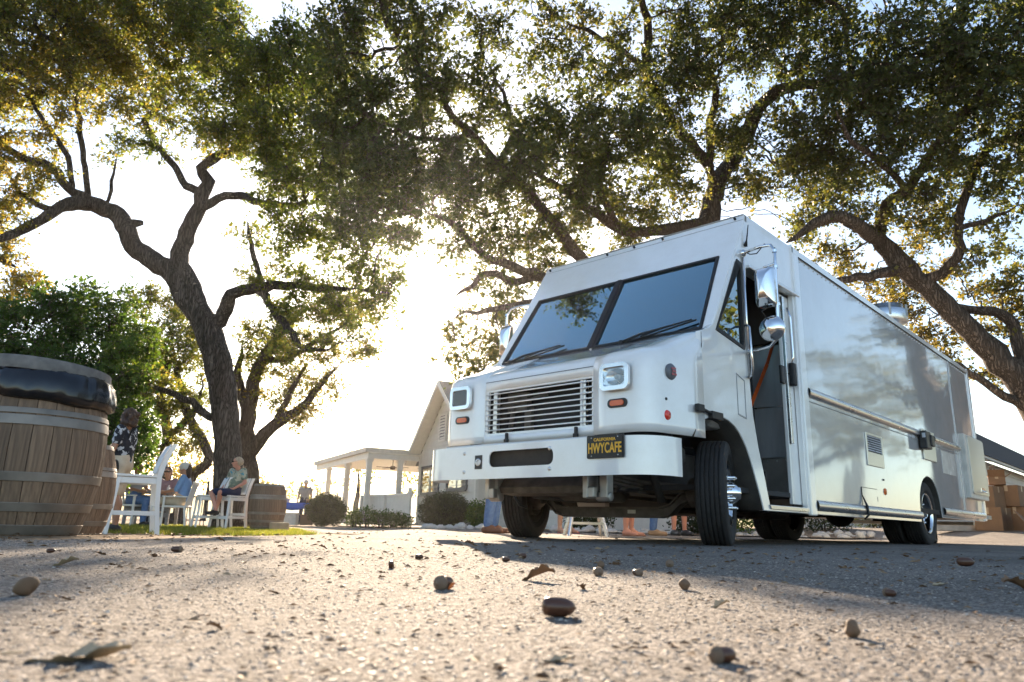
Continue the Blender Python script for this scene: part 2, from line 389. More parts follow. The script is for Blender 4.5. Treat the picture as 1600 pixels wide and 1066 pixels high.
# inner cab
MB().b2((-1.12, .7, .42), (1.1, 2.45, .46)).build('cab_floor', M_dark, T)
bh = MB().b2((.30, 2.46, .34), (1.12, 2.49, 1.92)).build('bulkhead_panel', M_steel, T)
for z_ in (1.30, .805): MB().b2((.32, 2.452, z_), (1.12, 2.461, z_ + .01)).build('panel_seam', M_alu, bh)
kp = MB().b2((.45, 2.44, .345), (1.0, 2.4585, .80)).build('kick_plate', M_bare, bh)
for i in range(6): MB().sphere((.5 + i * .09, 2.438, .775), .008, 6, 4).build('screw', M_chrome, kp)
MB().b2((.985, 2.425, .36), (1.0, 2.44, .82)).build('grab_strip', M_chrome, kp)
MB().b2((-1.12, 2.46, .34), (.28, 2.49, 2.75)).b2((.28, 2.46, 1.95), (1.12, 2.49, 2.75)).build('bulkhead', M_dark, T)
ds = MB().b2((-1.08, .72, .9), (1.08, 1.0, 1.5)).build('dashboard', M_grey, T, bevel=.06, seg=3)
MB().lathe([(.2 + .016 * math.cos(a), .016 * math.sin(a)) for a in [2 * math.pi * i / 8 for i in range(8)]], 24, closed=True).tube([(-.19, 0, 0), (.19, 0, 0)], .012, 6).tube([(0, 0, 0), (0, .05, -.3)], .02, 6).build('steering_wheel', M_plas, T)
bpy.data.objects['steering_wheel'].location = (.55, 1.12, 1.46); bpy.data.objects['steering_wheel'].rotation_euler = (R(35), 0, 0)
se = MB().box((.5, 1.95, .95), (.52, .5, .16)).box((.5, 2.22, 1.38), (.5, .14, .8)).box((.5, 2.26, 1.88), (.28, .1, .2)).box((.5, 1.95, .66), (.3, .3, .44)).build('driver_seat', M_plas, T, bevel=.05, seg=3)
MB().bar((1.0, 2.36, 2.1), (.86, 2.36, 1.72), .055, .006, (1, 0, 0)).bar((.86, 2.36, 1.72), (.74, 2.05, 1.12), .05, .006, (1, 0, 0)).bar((1.02, 2.38, 1.95), (1.0, 2.38, 1.55), .07, .02, (1, 0, 0)).build('seat_belt', M_orange, T)
# sliding door pushed back into its pocket: only its leading edge and handle show
dr = MB().b2((1.085, 2.12, .36), (1.125, 2.46, 2.33)).build('sliding_door', M_white, T, bevel=.008)
MB().b2((1.126, 2.12, .9), (1.15, 2.165, 2.30)).build('edge_strip', M_alu, dr, bevel=.004)
MB().tube([(1.15, 2.20, 2.2), (1.175, 2.22, 2.1), (1.175, 2.22, 1.72), (1.15, 2.20, 1.62)], .012, 8).build('grab_rail', M_chrome, dr)
MB().b2((1.125, 2.18, 1.44), (1.19, 2.25, 1.66)).build('handle', M_blk, dr, bevel=.015)
MB().b2((1.10, 2.05, 1.45), (1.13, 2.12, 1.62)).build('door_lock', M_plas, dr, bevel=.008)
MB().b2((1.08, 1.32, 2.345), (1.21, 2.40, 2.375)).build('door_track', M_alu, T, bevel=.006)

# --- box body
arR = [(5.905, .285), (5.91, .45)] + [(6.42 + .51 * math.cos(a), .45 + .43 * math.sin(a)) for a in [math.pi * (1 - i / 14) for i in range(1, 14)]] + [(6.93, .45), (6.95, .36)]
bx_out = [(2.40, .285)] + arR + [(9.55, .36), (9.60, 2.80), (2.40, 2.80)]
for s in (1, -1):
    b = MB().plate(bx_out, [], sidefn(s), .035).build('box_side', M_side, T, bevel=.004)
    MB().loft([[(s * (HW - .01), y, z) for (y, z) in arR], [(s * .6, y, z) for (y, z) in arR]], True).build('wheel_arch_liner', M_frame, T, solid=.01)
    MB().b2((s * (HW - .02), 2.33, .27), (s * (HW + .022), 2.465, 2.80)).build('corner_post', M_white, T, bevel=.012, seg=3)
    MB().b2((s * (HW - .02), 9.52, .37), (s * (HW + .02), 9.63, 2.80)).build('corner_post', M_white, T, bevel=.012, seg=3)
    prof = [(0, 0), (.02, .004), (.035, .02), (.04, .045), (.035, .07), (.02, .086), (0, .09)]
    for (y0, y1, z0, sc) in ((2.47, 6.33, 1.375, 1.0), (6.88, 8.32, 1.375, 1.0)):
        MB().loft([[(s * (HW + p[0] * sc), y, z0 + p[1] * sc) for p in prof] for y in (y0, y1)], True).build('belt_moulding', M_alu, T)
    MB().b2((s * (HW + .0), 2.47, 1.333), (s * (HW + .006), 8.3, 1.339)).build('panel_seam', mat('seam_grey', (.35, .35, .35), .6), T)
    for (y0, y1, z0) in ((2.47, 3.75, .315), (3.775, 5.88, .315), (7.0, 9.5, .40)):
        MB().loft([[(s * (HW + p[0]), y, z0 + p[1] * 1.1) for p in prof] for y in (y0, y1)], True).build('rub_rail', M_alu, T)
    ri = MB()
    for i in range(60): ri.sphere((s * (HW + .003), 2.55 + i * .117, 2.76), .009, 6, 3)
    tag(ri.build('rivet_row', M_white, b), kind='stuff')
rp = MB()
rp.loft([[(x, y, z) for (x, z) in ((-1.198, 2.79), (-1.2, 2.85), (-1.17, 2.885), (-.6, 2.90), (0, 2.905), (.6, 2.90), (1.17, 2.885), (1.2, 2.85), (1.198, 2.79))] for y in (2.34, 9.63)], False)
rp.b2((-1.19, 9.60, 2.79), (1.19, 9.63, 2.885)); rp.b2((-1.19, 2.335, 2.79), (1.19, 2.35, 2.885))
roof = rp.build('box_roof', M_white, T)
MB().loft([[(x, y, z) for (x, z) in ((-1.18, 2.79), (-1.178, 2.86), (-1.15, 2.888), (0, 2.892), (1.15, 2.888), (1.178, 2.86), (1.18, 2.79))] for y in (1.375, 2.339)], False).build('cab_roof', M_white, T)
MB().b2((-1.16, 9.57, .38), (1.16, 9.61, 2.8)).build('rear_wall', M_white, T)
MB().b2((-1.15, 2.5, .40), (1.15, 9.56, .46)).build('box_floor', M_frame, T)
# details on the near side
vt = MB().plate([(4.03, .85), (4.59, .85), (4.59, 1.21), (4.03, 1.21)], [[(4.07, 1.0), (4.55, 1.0), (4.55, 1.185), (4.07, 1.185)]], sidefn(1, HW + .014), .012).build('louvre_vent', mat('hatch_metal', (.66, .66, .63), .3, .85, .02, 1.5), T, bevel=.003)
MB().b2((HW + .0005, 4.07, 1.0), (HW + .0025, 4.55, 1.185)).build('vent_backing', M_plas, vt)
for i in range(7):
    z = 1.015 + i * .0255
    MB().plate([(4.075, z), (4.545, z), (4.545, z + .014), (4.075, z + .014)], [], lambda a, b, t: (HW + .016 - (b - z) * .5 - t, a, b), .003).build('slat', M_alu, vt)
jb = MB().b2((HW + .003, 6.30, 1.10), (HW + .02, 6.90, 1.50)).build('service_panel', mat('hatch_metal', (.66, .66, .63), .3, .85, .02, 1.5), T, bevel=.003)
MB().b2((HW + .02, 6.12, 1.22), (HW + .11, 6.36, 1.45)).b2((HW + .05, 6.30, 1.26), (HW + .13, 6.44, 1.41)).build('outlet_box', M_plas, T, bevel=.012)
for a_, b_ in (((HW + .06, 6.1185, 1.36), (HW + .10, 6.121, 1.42)), ((HW + .001, 5.86, 1.33), (HW + .004, 5.99, 1.43))): MB().b2(a_, b_).build('outlet_sticker', mat('sticker_grey', (.6, .62, .65), .5), T)
MB().b2((HW + .0, 3.758, .31), (HW + .002, 3.768, .60)).b2((HW, 3.77, .598), (HW + .002, 4.28, .604)).b2((HW + .0, 4.27, .47), (HW + .002, 4.276, .52)).build('drawer_seam', M_plas, T)
MB().tube([(HW + .004, 3.76, .6), (HW + .008, 3.75, .52), (HW + .02, 3.78, .46), (HW + .045, 3.765, .40), (HW + .04, 3.79, .31), (HW + .01, 3.75, .27)], [.004, .006, .01, .014, .014, .008], 6).build('skirt_tear', M_blk, T)
side_disc('side_marker', 4.555, .59, .04, mat('orange_marker', (.8, .16, .02), .35)); side_disc('rivet_plug', 4.53, .72, .012, M_blk)
hb = MB().b2((HW - .01, 8.42, .69), (HW + .075, 9.66, 1.66)).build('hatch_frame', mat('hatch_trim', (.62, .60, .54), .4), T, bevel=.008)
hd = MB().plate(rrect(8.56, .76, 9.635, 1.635, .03), [], lambda a, b, t: (HW + .092 - t, a, b), .018).build('hatch_door', mat('hatch_metal', (.66, .66, .63), .3, .85, .02, 1.5), hb, bevel=.003)
MB().tube([(HW + .1, 9.1, .83), (HW + .13, 9.12, .80), (HW + .13, 9.28, .80), (HW + .1, 9.3, .83)], .012, 6).b2((HW + .09, 9.08, .81), (HW + .1, 9.32, .87)).build('hatch_latch', M_chrome, hb)
MB().b2((HW + .0, 8.28, .45), (HW + .012, 8.42, 2.78)).build('vertical_trim', M_side, T, bevel=.003)
MB().b2((HW + .001, 7.25, .98), (HW + .004, 8.0, 1.30)).build('side_panel_patch', mat('panel_grey', (.66, .655, .64), .25, coat=.6), T)
MB().b2((-1.0, 9.62, .40), (1.22, 9.86, .46)).b2((-1.0, 9.62, .30), (1.0, 9.70, .36)).build('rear_step', M_bare, T, bevel=.006)
# roof fan
rf = MB().lathe([(.20, 2.88), (.20, 3.0), (.27, 3.02), (.285, 3.05), (.285, 3.2), (.25, 3.235), (.24, 3.235), (.24, 3.29), (.1, 3.31), (0, 3.312)], 28, (.86, 6.45, 0)).build('roof_fan', M_alu, T)
for k in range(6):
    a = k * math.pi / 3; MB().b2((.86 + .285 * math.cos(a) - .012, 6.45 + .285 * math.sin(a) - .012, 3.1), (.86 + .285 * math.cos(a) + .012, 6.45 + .285 * math.sin(a) + .012, 3.27)).build('fan_clip', M_bare, rf)

# --- bumper
by = -.27; z0, z1 = .470, .735
ends = []
bp_ = MB().plate([(-.86, z0), (.86, z0), (.86, z1), (-.86, z1)], [rrect(-.335, .56, .335, .685, .05)], lambda a, b, t: (a, by + t, b), .012)
for s in (-1, 1):
    L_ = []
    for i in range(13):
        a = R(90 * i / 12); L_.append((s * (.86 + .335 * math.sin(a) ** .9), by + .30 * (1 - math.cos(a)) ** 1.15))
    L_.append((s * 1.197, by + .36))
    zz = [z0, z0 + .006, z1 - .006, z1]
    bp_.loft([[(x, y, z) for (x, y) in L_] for z in zz], True)
bp_.loft([[(x, by + .0, z1), (x, by + .012, z1 + .014), (x, by + .06, z1 + .014)] for x in (-.86, .86)], True)
bump = bp_.build('bumper', M_white, T)
for x in (-.62, .30):
    for z in (.53, .68): MB().lathe([(0, by - .008), (.012, by - .007), (.016, by)], 10, (x, 0, z), 'y').build('bolt', M_alu, bump)
hk = MB().plate([(-.49, .55), (-.41, .55), (-.41, .66), (-.49, .66)], [circ(-.45, .605, .03, 12)], lambda a, b, t: (a, by - .006 + t, b), .006).build('tow_socket', M_plas, bump)
MB().lathe([(.018, by - .008), (.03, by - .012), (.03, by - .002)], 14, (-.45, 0, .605), 'y').build('socket_ring', M_alu, hk)
MB().b2((-.7, by + .05, .50), (.7, by + .12, .72)).build('bumper_beam', M_frame, T)
pl = MB().plate(rrect(.655, .585, .97, .747, .012), [], lambda a, b, t: (a, by - .012 + t, b), .01).build('licence_plate', M_plas, T, bevel=.003)
MB().plate(rrect(.663, .593, .962, .739, .01), [], lambda a, b, t: (a, by - .016 + t, b), .004).build('plate_face', M_plate, pl)
def text(txt, size, loc, mat_, parent, name, sx=1.0, ext=.0012, rot=(R(90), 0, 0), off=0.0):
    cu = bpy.data.curves.new(name, 'FONT'); cu.body = txt; cu.size = size; cu.align_x = 'CENTER'; cu.align_y = 'CENTER'; cu.extrude = ext; cu.offset = off; cu.space_character = 1.04
    o = bpy.data.objects.new(name, cu); COL.objects.link(o); dg = bpy.context.evaluated_depsgraph_get(); me = bpy.data.meshes.new_from_object(o.evaluated_get(dg))
    bpy.data.objects.remove(o); bpy.data.curves.remove(cu)
    m = link(name, me, parent); me.materials.clear(); me.materials.append(mat_); m.location = loc; m.rotation_euler = rot; m.scale = (sx, 1, 1); return m
text('CALIFORNIA', .03, (.812, by - .018, .713), M_gold, pl, 'state_lettering', 1.05, off=.0008)
text('HWYCAFE', .098, (.812, by - .018, .652), M_gold, pl, 'plate_lettering', .60, off=.0022)
for x in (.70, .925):
    for z in (.728, .603): MB().sphere((x, by - .017, z), .006, 8, 4).build('screw', M_chrome, pl)

# --- mirrors
for s in (1, -1):
    X = s * 1.52
    br = MB().tube([(s * 1.18, 1.235, 2.455), (s * 1.38, 1.17, 2.45), (s * 1.48, 1.14, 2.43), (X, 1.12, 2.36), (X, 1.11, 2.2), (X, 1.09, 1.75), (s * 1.515, 1.09, 1.62), (s * 1.45, 1.09, 1.56), (s * 1.32, 1.16, 1.56), (s * 1.18, 1.24, 1.575)], .014, 8)
    br.tube([(s * 1.18, 1.22, 1.80), (s * 1.22, 1.17, 1.79), (s * 1.26, 1.13, 1.76), (s * 1.27, 1.13, 1.42), (s * 1.24, 1.17, 1.36), (s * 1.18, 1.24, 1.36)], .010, 8)
    br.tube([(s * 1.19, 1.24, 1.35), (s * 1.19, 1.235, 2.47)], .010, 8)
    br.tube([(X, 1.11, 2.25), (s * 1.44, 1.06, 2.22)], .009, 6); br.sphere((s * 1.19, 1.235, 2.455), .035, 10, 6); br.sphere((s * 1.19, 1.24, 1.575), .025, 10, 6)
    for z in (2.36, 2.22, 1.9, 1.75): br.lathe([(.02, z - .012), (.02, z + .012)], 8, (X, 1.115, 0))
    b_ = br.build('mirror_bracket', M_chrome, T)
    cab = MB().tube([(s * 1.2, 1.235, 2.47), (s * 1.27, 1.21, 2.42), (s * 1.34, 1.18, 2.40), (s * 1.42, 1.16, 2.46), (X, 1.135, 2.39)], .005, 5); cab.build('mirror_cable', M_blk, b_); cab = MB().tube([(s * 1.46, 1.07, 1.88), (s * 1.43, 1.0, 1.83), (s * 1.46, 1.03, 1.77), (X, 1.1, 1.80)], .005, 5)
    cab.build('mirror_cable', M_blk, b_)
    mx_ = s * 1.45; rows_ = []
    for (y, w, h) in ((1.10, .078, .165), (1.06, .08, .167), (1.02, .07, .155), (.985, .04, .10), (.975, .02, .05), (.973, .001, .001)):
        rows_.append([(mx_ + p[0], y, 2.045 + p[1]) for p in rrect(-w, -h, w, h, w * .35, 4)])
    mh = MB().loft(rows_, True, closed=True).build('mirror_head', M_chrome, T)
    MB().plate(rrect(mx_ - .073, 2.045 - .16, mx_ + .073, 2.045 + .16, .03), [], lambda a, b, t: (a, 1.101 + t, b), .004).build('mirror_glass', M_mirror, mh)
    cv = MB().lathe([(0, 1.02), (.05, 1.026), (.085, 1.045), (.105, 1.075), (.108, 1.09), (.1, 1.1), (0, 1.1)], 22, (s * 1.47, 0, 1.70), 'y').build('convex_mirror', M_chrome, T)
MB().tube([(HW + .01, 1.30, 2.545), (HW + .02, 1.31, 2.60), (HW + .03, 1.335, 2.75)], [.02, .007, .004], 6).build('antenna', M_blk, T)
w_ = MB().b2((HW + .001, 1.305, 1.30), (HW + .02, 1.33, 1.42)); w_ = None

# --- wheels
def wheel(loc, rz, out, name='wheel', dual=False):
    w = empty(name, loc, rz, T); s = out
    r = .405; tw = .112
    prof = [(.255, -tw * .78), (.30, -tw * 1.02), (.345, -tw * 1.06), (.385, -tw * .98), (.398, -tw * .9)]
    gs = [-.066, -.033, 0, .033, .066]
    for g in gs: prof += [(r, g - .012), (r, g - .006), (r - .014, g - .004), (r - .014, g + .004), (r, g + .006), (r, g + .012)]
    prof += [(.398, tw * .9), (.385, tw * .98), (.345, tw * 1.06), (.30, tw * 1.02), (.255, tw * .78)]
    MB().lathe(prof, 48, axis='x', smooth=False).build('tyre', M_tyre, w)
    if s == 0: 
        MB().lathe([(.255, -.08), (.24, -.03), (.1, -.02), (0, -.02)], 24, axis='x').build('rim', M_frame, w); return w
    d = .02 if not dual else -.075
    rim = MB().lathe([(.256, s * .088), (.262, s * .1), (.252, s * .104), (.238, s * .09), (.228, s * .05), (.20, s * (d + .035)), (.16, s * (d + .06)), (.12, s * (d + .062)), (.085, s * (d + .062)), (0, s * (d + .062))], 36, axis='x').build('rim', M_chrome, w)
    for k in range(8):
        a = 2 * math.pi * k / 8
        MB().lathe([(0, s * (d + .056)), (.026, s * (d + .055)), (.03, s * (d + .048))], 12, (0, .178 * math.cos(a), .178 * math.sin(a)), 'x').build('rim_hole', M_blk, w)
        a += math.pi / 8
        MB().lathe([(.017, s * (d + .058)), (.017, s * (d + .085)), (.013, s * (d + .10)), (.013, s * (d + .125)), (.008, s * (d + .135)), (0, s * (d + .137))], 8, (0, .125 * math.cos(a), .125 * math.sin(a)), 'x').build('lug_nut', M_chrome, w)
    MB().lathe([(.085, s * (d + .055)), (.083, s * (d + .10)), (.07, s * (d + .135)), (.05, s * (d + .15)), (.047, s * (d + .165)), (0, s * (d + .17))], 20, axis='x').build('hub', M_chrome, w)
    MB().lathe([(.255, -s * .09), (.24, -s * .03), (.2, 0), (.0, 0)], 24, axis='x').lathe([(.19, -s * .10), (.19, -s * .02), (0, -s * .02)], 20, axis='x').build('brake_drum', M_rustm, w)
    return w
ST = R(21)
wheel((1.0, .935, .405), ST, 1); wheel((-1.0, .935, .405), ST, -1)
wheel((1.02, 6.45, .405), 0, 1, dual=True); wheel((.76, 6.45, .405), 0, 0); wheel((-1.02, 6.45, .405), 0, -1, dual=True); wheel((-.76, 6.45, .405), 0, 0)

# --- underside
for s in (-1, 1):
    MB().b2((s * .44 - .035, -.1, .50), (s * .44 + .035, 9.4, .62)).build('frame_rail', M_frame, T)
    sp = MB()
    for i in range(4): sp.loft([[(s * .44 - .04, .15 + k * .2 + 0, .385 + .03 * i + .05 * ((k - 4) / 4.0) ** 2) for k in range(9)], [(s * .44 + .04, .15 + k * .2, .385 + .03 * i + .05 * ((k - 4) / 4.0) ** 2) for k in range(9)], [(s * .44 + .04, .15 + k * .2, .405 + .03 * i + .05 * ((k - 4) / 4.0) ** 2) for k in range(9)], [(s * .44 - .04, .15 + k * .2, .405 + .03 * i + .05 * ((k - 4) / 4.0) ** 2) for k in range(9)]], False, closed=False)
    sp.build('leaf_spring', M_rustm, T)
    sh = MB().b2((s * .56 - .02, .02, .33), (s * .56 + .05, .1, .55)).tube([(s * .50, .06, .34), (s * .62, .06, .34)], .035, 10); sh.build('spring_hanger', M_bare, T, bevel=.006)
    MB().tube([(s * .62, .75, .33), (s * .60, .6, .62)], [.035, .03], 10).build('shock_absorber', M_frame, T)
ax = MB()
pts = [(-.93, .40), (-.8, .40), (-.70, .36), (-.60, .275), (-.5, .25), (.5, .25), (.60, .275), (.70, .36), (.8, .40), (.93, .40)]
for (dz0, dz1, hy) in ((-.045, -.03, .05), (-.03, .03, .02), (.03, .045, .05)):
    ax.loft([[(x, .935 - hy, z + dz0) for (x, z) in pts], [(x, .935 + hy, z + dz0) for (x, z) in pts], [(x, .935 + hy, z + dz1) for (x, z) in pts], [(x, .935 - hy, z + dz1) for (x, z) in pts], [(x, .935 - hy, z + dz0) for (x, z) in pts]], False)
axle = ax.build('front_axle', M_rustm, T)
MB().b2((.2, .882, .24), (.28, .8845, .27)).build('axle_tag', mat('tag_pale', (.55, .5, .42), .6), axle)
MB().tube([(-.8, .78, .42), (.8, .78, .42)], .02, 8).tube([(.35, .55, .5), (.8, .8, .45)], .018, 8).build('tie_rod', M_rustm, T)
for s in (-1, 1): MB().lathe([(.09, -.12), (.12, -.1), (.12, .06), (.06, .1)], 14, (s * .9, .935, .405), 'x').tube([(s * .88, .935, .27), (s * .88, .935, .56)], .045, 10).build('steering_knuckle', M_rustm, T)
cm = MB(); cm.loft([[(-.56, .1, .50), (-.56, .04, .42), (-.56, .06, .375), (-.56, .3, .36)], [(.40, .1, .50), (.40, .04, .42), (.40, .06, .375), (.40, .3, .36)]], False)
cm.build('front_crossmember', M_rustm, T, solid=.012)
for x in (-.57, .46): MB().box((x, .02, .41), (.05, .14, .17)).box((x + .03, -.02, .37), (.09, .05, .08)).build('tow_bracket', M_bare, T, bevel=.01)
op = MB(); op.loft([[(x * k, .62 + y * k2, z) for (x, y) in ((-.24, -.2), (.24, -.2), (.24, .28), (-.24, .28), (-.24, -.2))] for (z, k, k2) in ((.52, 1, 1), (.36, .95, .9), (.325, .8, .8), (.325, 0.0, 0.0))], False)
op.build('oil_pan', M_rustm, T, bevel=.01)
MB().tube([(-.35, .05, .35), (-.33, .1, .28), (-.30, .16, .26)], .01, 6).tube([(-.4, .35, .36), (-.1, .5, .33), (.05, .55, .34), (.2, .5, .38)], .016, 6).tube([(.6, .2, .42), (.45, .35, .40), (.5, .6, .42)], .014, 6).build('underside_hoses', M_blk, T)
ch = MB()
for i in range(6): ch.lathe([(.018 + .006 * math.cos(a), .006 * math.sin(a)) for a in [2 * math.pi * q / 6 for q in range(6)]], 10, (.55, .06, .46 - i * .022), 'x' if i % 2 else 'y', closed=True)
ch.build('tow_chain', M_bare, T)
MB().b2((-.35, .3, .5), (.35, 2.3, .8)).b2((-1.0, .25, .60), (1.0, .5, .72)).build('engine_block', M_frame, T, bevel=.03)
MB().tube([(0, 2.3, .5), (0, 6.3, .42)], .05, 10).build('drive_shaft', M_rustm, T)
MB().tube([(-.95, 6.45, .405), (.95, 6.45, .405)], .07, 12).sphere((0, 6.45, .405), .2, 14, 10).build('rear_axle', M_frame, T)
MB().b2((-1.05, 2.6, .28), (-.5, 4.6, .50)).build('fuel_tank', M_frame, T, bevel=.05)
MB().b2((.55, 2.6, .30), (1.0, 3.6, .5)).build('battery_box', M_frame, T, bevel=.03)
MB().tube([(-.25, 1.5, .42), (-.3, 3.2, .38), (-.3, 4.2, .38)], [.03, .03, .1], 10).tube([(-.3, 4.2, .38), (-.3, 5.2, .38)], .11, 12).build('exhaust', M_rustm, T)
for s in (-1, 1): MB().box((s * 1.0, 1.48, .44), (.34, .012, .33)).build('mud_flap', M_blk, T)
cs = MB().b2((.62, 1.42, .30), (1.12, 1.52, .36)).build('step_bracket', mat('rusty_bracket', (.30, .15, .05), .8, .2, .3), T)

jw = MB().lathe([(.03, -.03), (.085, -.03), (.095, -.015), (.095, .015), (.085, .03), (.03, .03)], 20, (.62, 8.7, .1), 'x', closed=True).build('jack_wheel', M_blk, T)
MB().b2((.60, 8.67, .1), (.64, 8.73, .40)).b2((.575, 8.68, .08), (.585, 8.72, .24)).b2((.655, 8.68, .08), (.665, 8.72, .24)).build('jack_leg', M_frame, jw)
# ================================================================ ground
def ground_z(x, y):
    d = math.hypot(x, y); z = 0.0
    if y > 0: z -= 0.12 * sstep(4.6, 8.5, d) * sstep(-1.0, -3.6, x)
    z += .26 * sstep(12.6, 16.5, .75 * x + .55 * y) * sstep(4.5, 9, x)
    return z
def nodes_of(m): return m.node_tree.nodes, m.node_tree.links
def ground_mat(name, cols, grain, gscale, patch=(1, 1, 1), bstr=.6, rough=.8):
    m = bpy.data.materials.new(name); m.use_nodes = True; N, L = nodes_of(m); b = N['Principled BSDF']; b.inputs['Specular IOR Level'].default_value = .2
    tc = N.new('ShaderNodeTexCoord'); vec = tc.outputs['Object']
    v = N.new('ShaderNodeTexVoronoi'); v.inputs['Scale'].default_value = gscale; L.new(vec, v.inputs['Vector'])
    r = N.new('ShaderNodeValToRGB'); r.color_ramp.interpolation = 'LINEAR'
    for i, c in enumerate(cols):
        e = r.color_ramp.elements[i] if i < 2 else r.color_ramp.elements.new(i / (len(cols) - 1))
        e.position = i / (len(cols) - 1); e.color = (*c, 1)
    sp = N.new('ShaderNodeSeparateColor'); L.new(v.outputs['Color'], sp.inputs[0]); L.new(sp.outputs[0], r.inputs[0])
    n1 = N.new('ShaderNodeTexNoise'); n1.inputs['Scale'].default_value = .9; n1.inputs['Detail'].default_value = 7; n1.inputs['Roughness'].default_value = .65; L.new(vec, n1.inputs['Vector'])
    mr = N.new('ShaderNodeMapRange'); mr.inputs[1].default_value = .3; mr.inputs[2].default_value = .7; mr.inputs[3].default_value = .68; mr.inputs[4].default_value = 1.25; L.new(n1.outputs[0], mr.inputs[0])
    mu = N.new('ShaderNodeMix'); mu.data_type = 'RGBA'; mu.blend_type = 'MULTIPLY'; mu.inputs[0].default_value = 1; L.new(r.outputs[0], mu.inputs[6]); L.new(mr.outputs[0], mu.inputs[7]); L.new(mu.outputs[2], b.inputs['Base Color'])
    n2 = N.new('ShaderNodeTexNoise'); n2.inputs['Scale'].default_value = gscale * 2.2; n2.inputs['Detail'].default_value = 3; L.new(vec, n2.inputs['Vector'])
    ad = N.new('ShaderNodeMath'); ad.operation = 'SUBTRACT'; L.new(n2.outputs[0], ad.inputs[0]); L.new(v.outputs['Distance'], ad.inputs[1])
    bp = N.new('ShaderNodeBump'); bp.inputs['Strength'].default_value = bstr; bp.inputs['Distance'].default_value = grain; L.new(ad.outputs[0], bp.inputs['Height']); L.new(bp.outputs[0], b.inputs['Normal'])
    b.inputs['Roughness'].default_value = rough; return m
M_asph = ground_mat('worn_asphalt', [(.06, .052, .046), (.13, .112, .098), (.20, .176, .157), (.27, .24, .213), (.42, .38, .34)], .006, 190, bstr=.8, rough=.92)
M_dirt = ground_mat('leaf_strewn_dirt', [(.13, .085, .05), (.24, .165, .10), (.30, .21, .135), (.21, .14, .085), (.36, .27, .18)], .012, 60, bstr=.8, rough=.9)
M_field = ground_mat('dry_field', [(.16, .13, .05), (.22, .18, .07), (.26, .21, .08), (.2, .18, .06)], .05, 6, bstr=.4, rough=.95)

def sheet(name, xs, ys, dz, m, zf=None):
    zf = zf or ground_z; nx, ny = len(xs), len(ys); me = bpy.data.meshes.new(name)
    V = [(x, y, zf(x, y) + dz) for y in ys for x in xs]
    F = [(j * nx + i, j * nx + i + 1, (j + 1) * nx + i + 1, (j + 1) * nx + i) for j in range(ny - 1) for i in range(nx - 1)]
    me.from_pydata(V, [], F); me.polygons.foreach_set('use_smooth', [True] * len(F)); me.update()
    return tag(link(name, me, None, m), kind='structure')
def axis_pts(a, b, h, far):
    c = list(np.arange(a, b + 1e-6, h)); out = [b + (far - b) * t ** 2.2 for t in np.linspace(0, 1, 14)[1:]]; lo = [a - (far + a) * t ** 2.2 for t in np.linspace(0, 1, 14)[1:]]
    return list(reversed(lo)) + c + out
sheet('ground', axis_pts(-22, 22, .5, 900), axis_pts(-14, 34, .5, 900), 0, M_dirt)
# asphalt drive
rnd = random.Random(3)
def left_edge(y):
    P = [(-30, -3.4), (-5, -3.0), (1, -2.75), (2.7, -2.25), (4.2, -1.75), (5.8, -1.35), (8, -1.7), (11, -2.6), (16, -4.2), (24, -6.5), (40, -10)]
    for (a, b), (c, d) in zip(P, P[1:]):
        if a <= y <= c: return b + (d - b) * (y - a) / (c - a)
    return P[-1][1]
def right_edge(y):
    P = [(-30, 26), (19.4, 26), (20.2, -2.7), (24, -4.2), (40, -8)]
    for (a, b), (c, d) in zip(P, P[1:]):
        if a <= y <= c: return b + (d - b) * (y - a) / (c - a)
    return P[-1][1]
ys = list(np.arange(-14, 25, .2)); NXD = 100; V = []
for y in ys:
    xl, xr = left_edge(y) + rnd.uniform(-.08, .08) + .12 * math.sin(y * 2.1), right_edge(y) + rnd.uniform(-.05, .05)
    xr = max(xr, xl + .5)
    for i in range(NXD):
        t = i / (NXD - 1); x = xl + (xr - xl) * t ** 1.25; V.append((x, y, ground_z(x, y) + .008))
me = bpy.data.meshes.new('driveway'); me.from_pydata(V, [], [(j * NXD + i, j * NXD + i + 1, (j + 1) * NXD + i + 1, (j + 1) * NXD + i) for j in range(len(ys) - 1) for i in range(NXD - 1)])
me.polygons.foreach_set('use_smooth', [True] * len(me.polygons)); me.update()
tag(link('driveway', me, None, M_asph), kind='structure')

# planting bed behind the truck
BED = [(1.0, 14.1), (3.2, 13.6), (6.5, 14.3), (7.4, 14.9), (7.8, 18), (6, 26), (-2.7, 26), (-2.4, 18), (-.8, 15.4)]
def inside(x, y, P):
    c = False
    for (x0, y0), (x1, y1) in zip(P, P[1:] + P[:1]):
        if (y0 > y) != (y1 > y) and x < (x1 - x0) * (y - y0) / (y1 - y0) + x0: c = not c
    return c
mb_ = MB(); h_ = .2
for ix in range(-15, 50):
    for iy in range(67, 132):
        x, y = ix * h_, iy * h_
        if inside(x + h_ / 2, y + h_ / 2, BED): mb_.add([(a, b, ground_z(a, b) + .03) for a, b in ((x, y), (x + h_, y), (x + h_, y + h_), (x, y + h_))], [(0, 1, 2, 3)], True)
tag(mb_.build('garden_bed', M_dirt, None, weld=True), kind='structure')

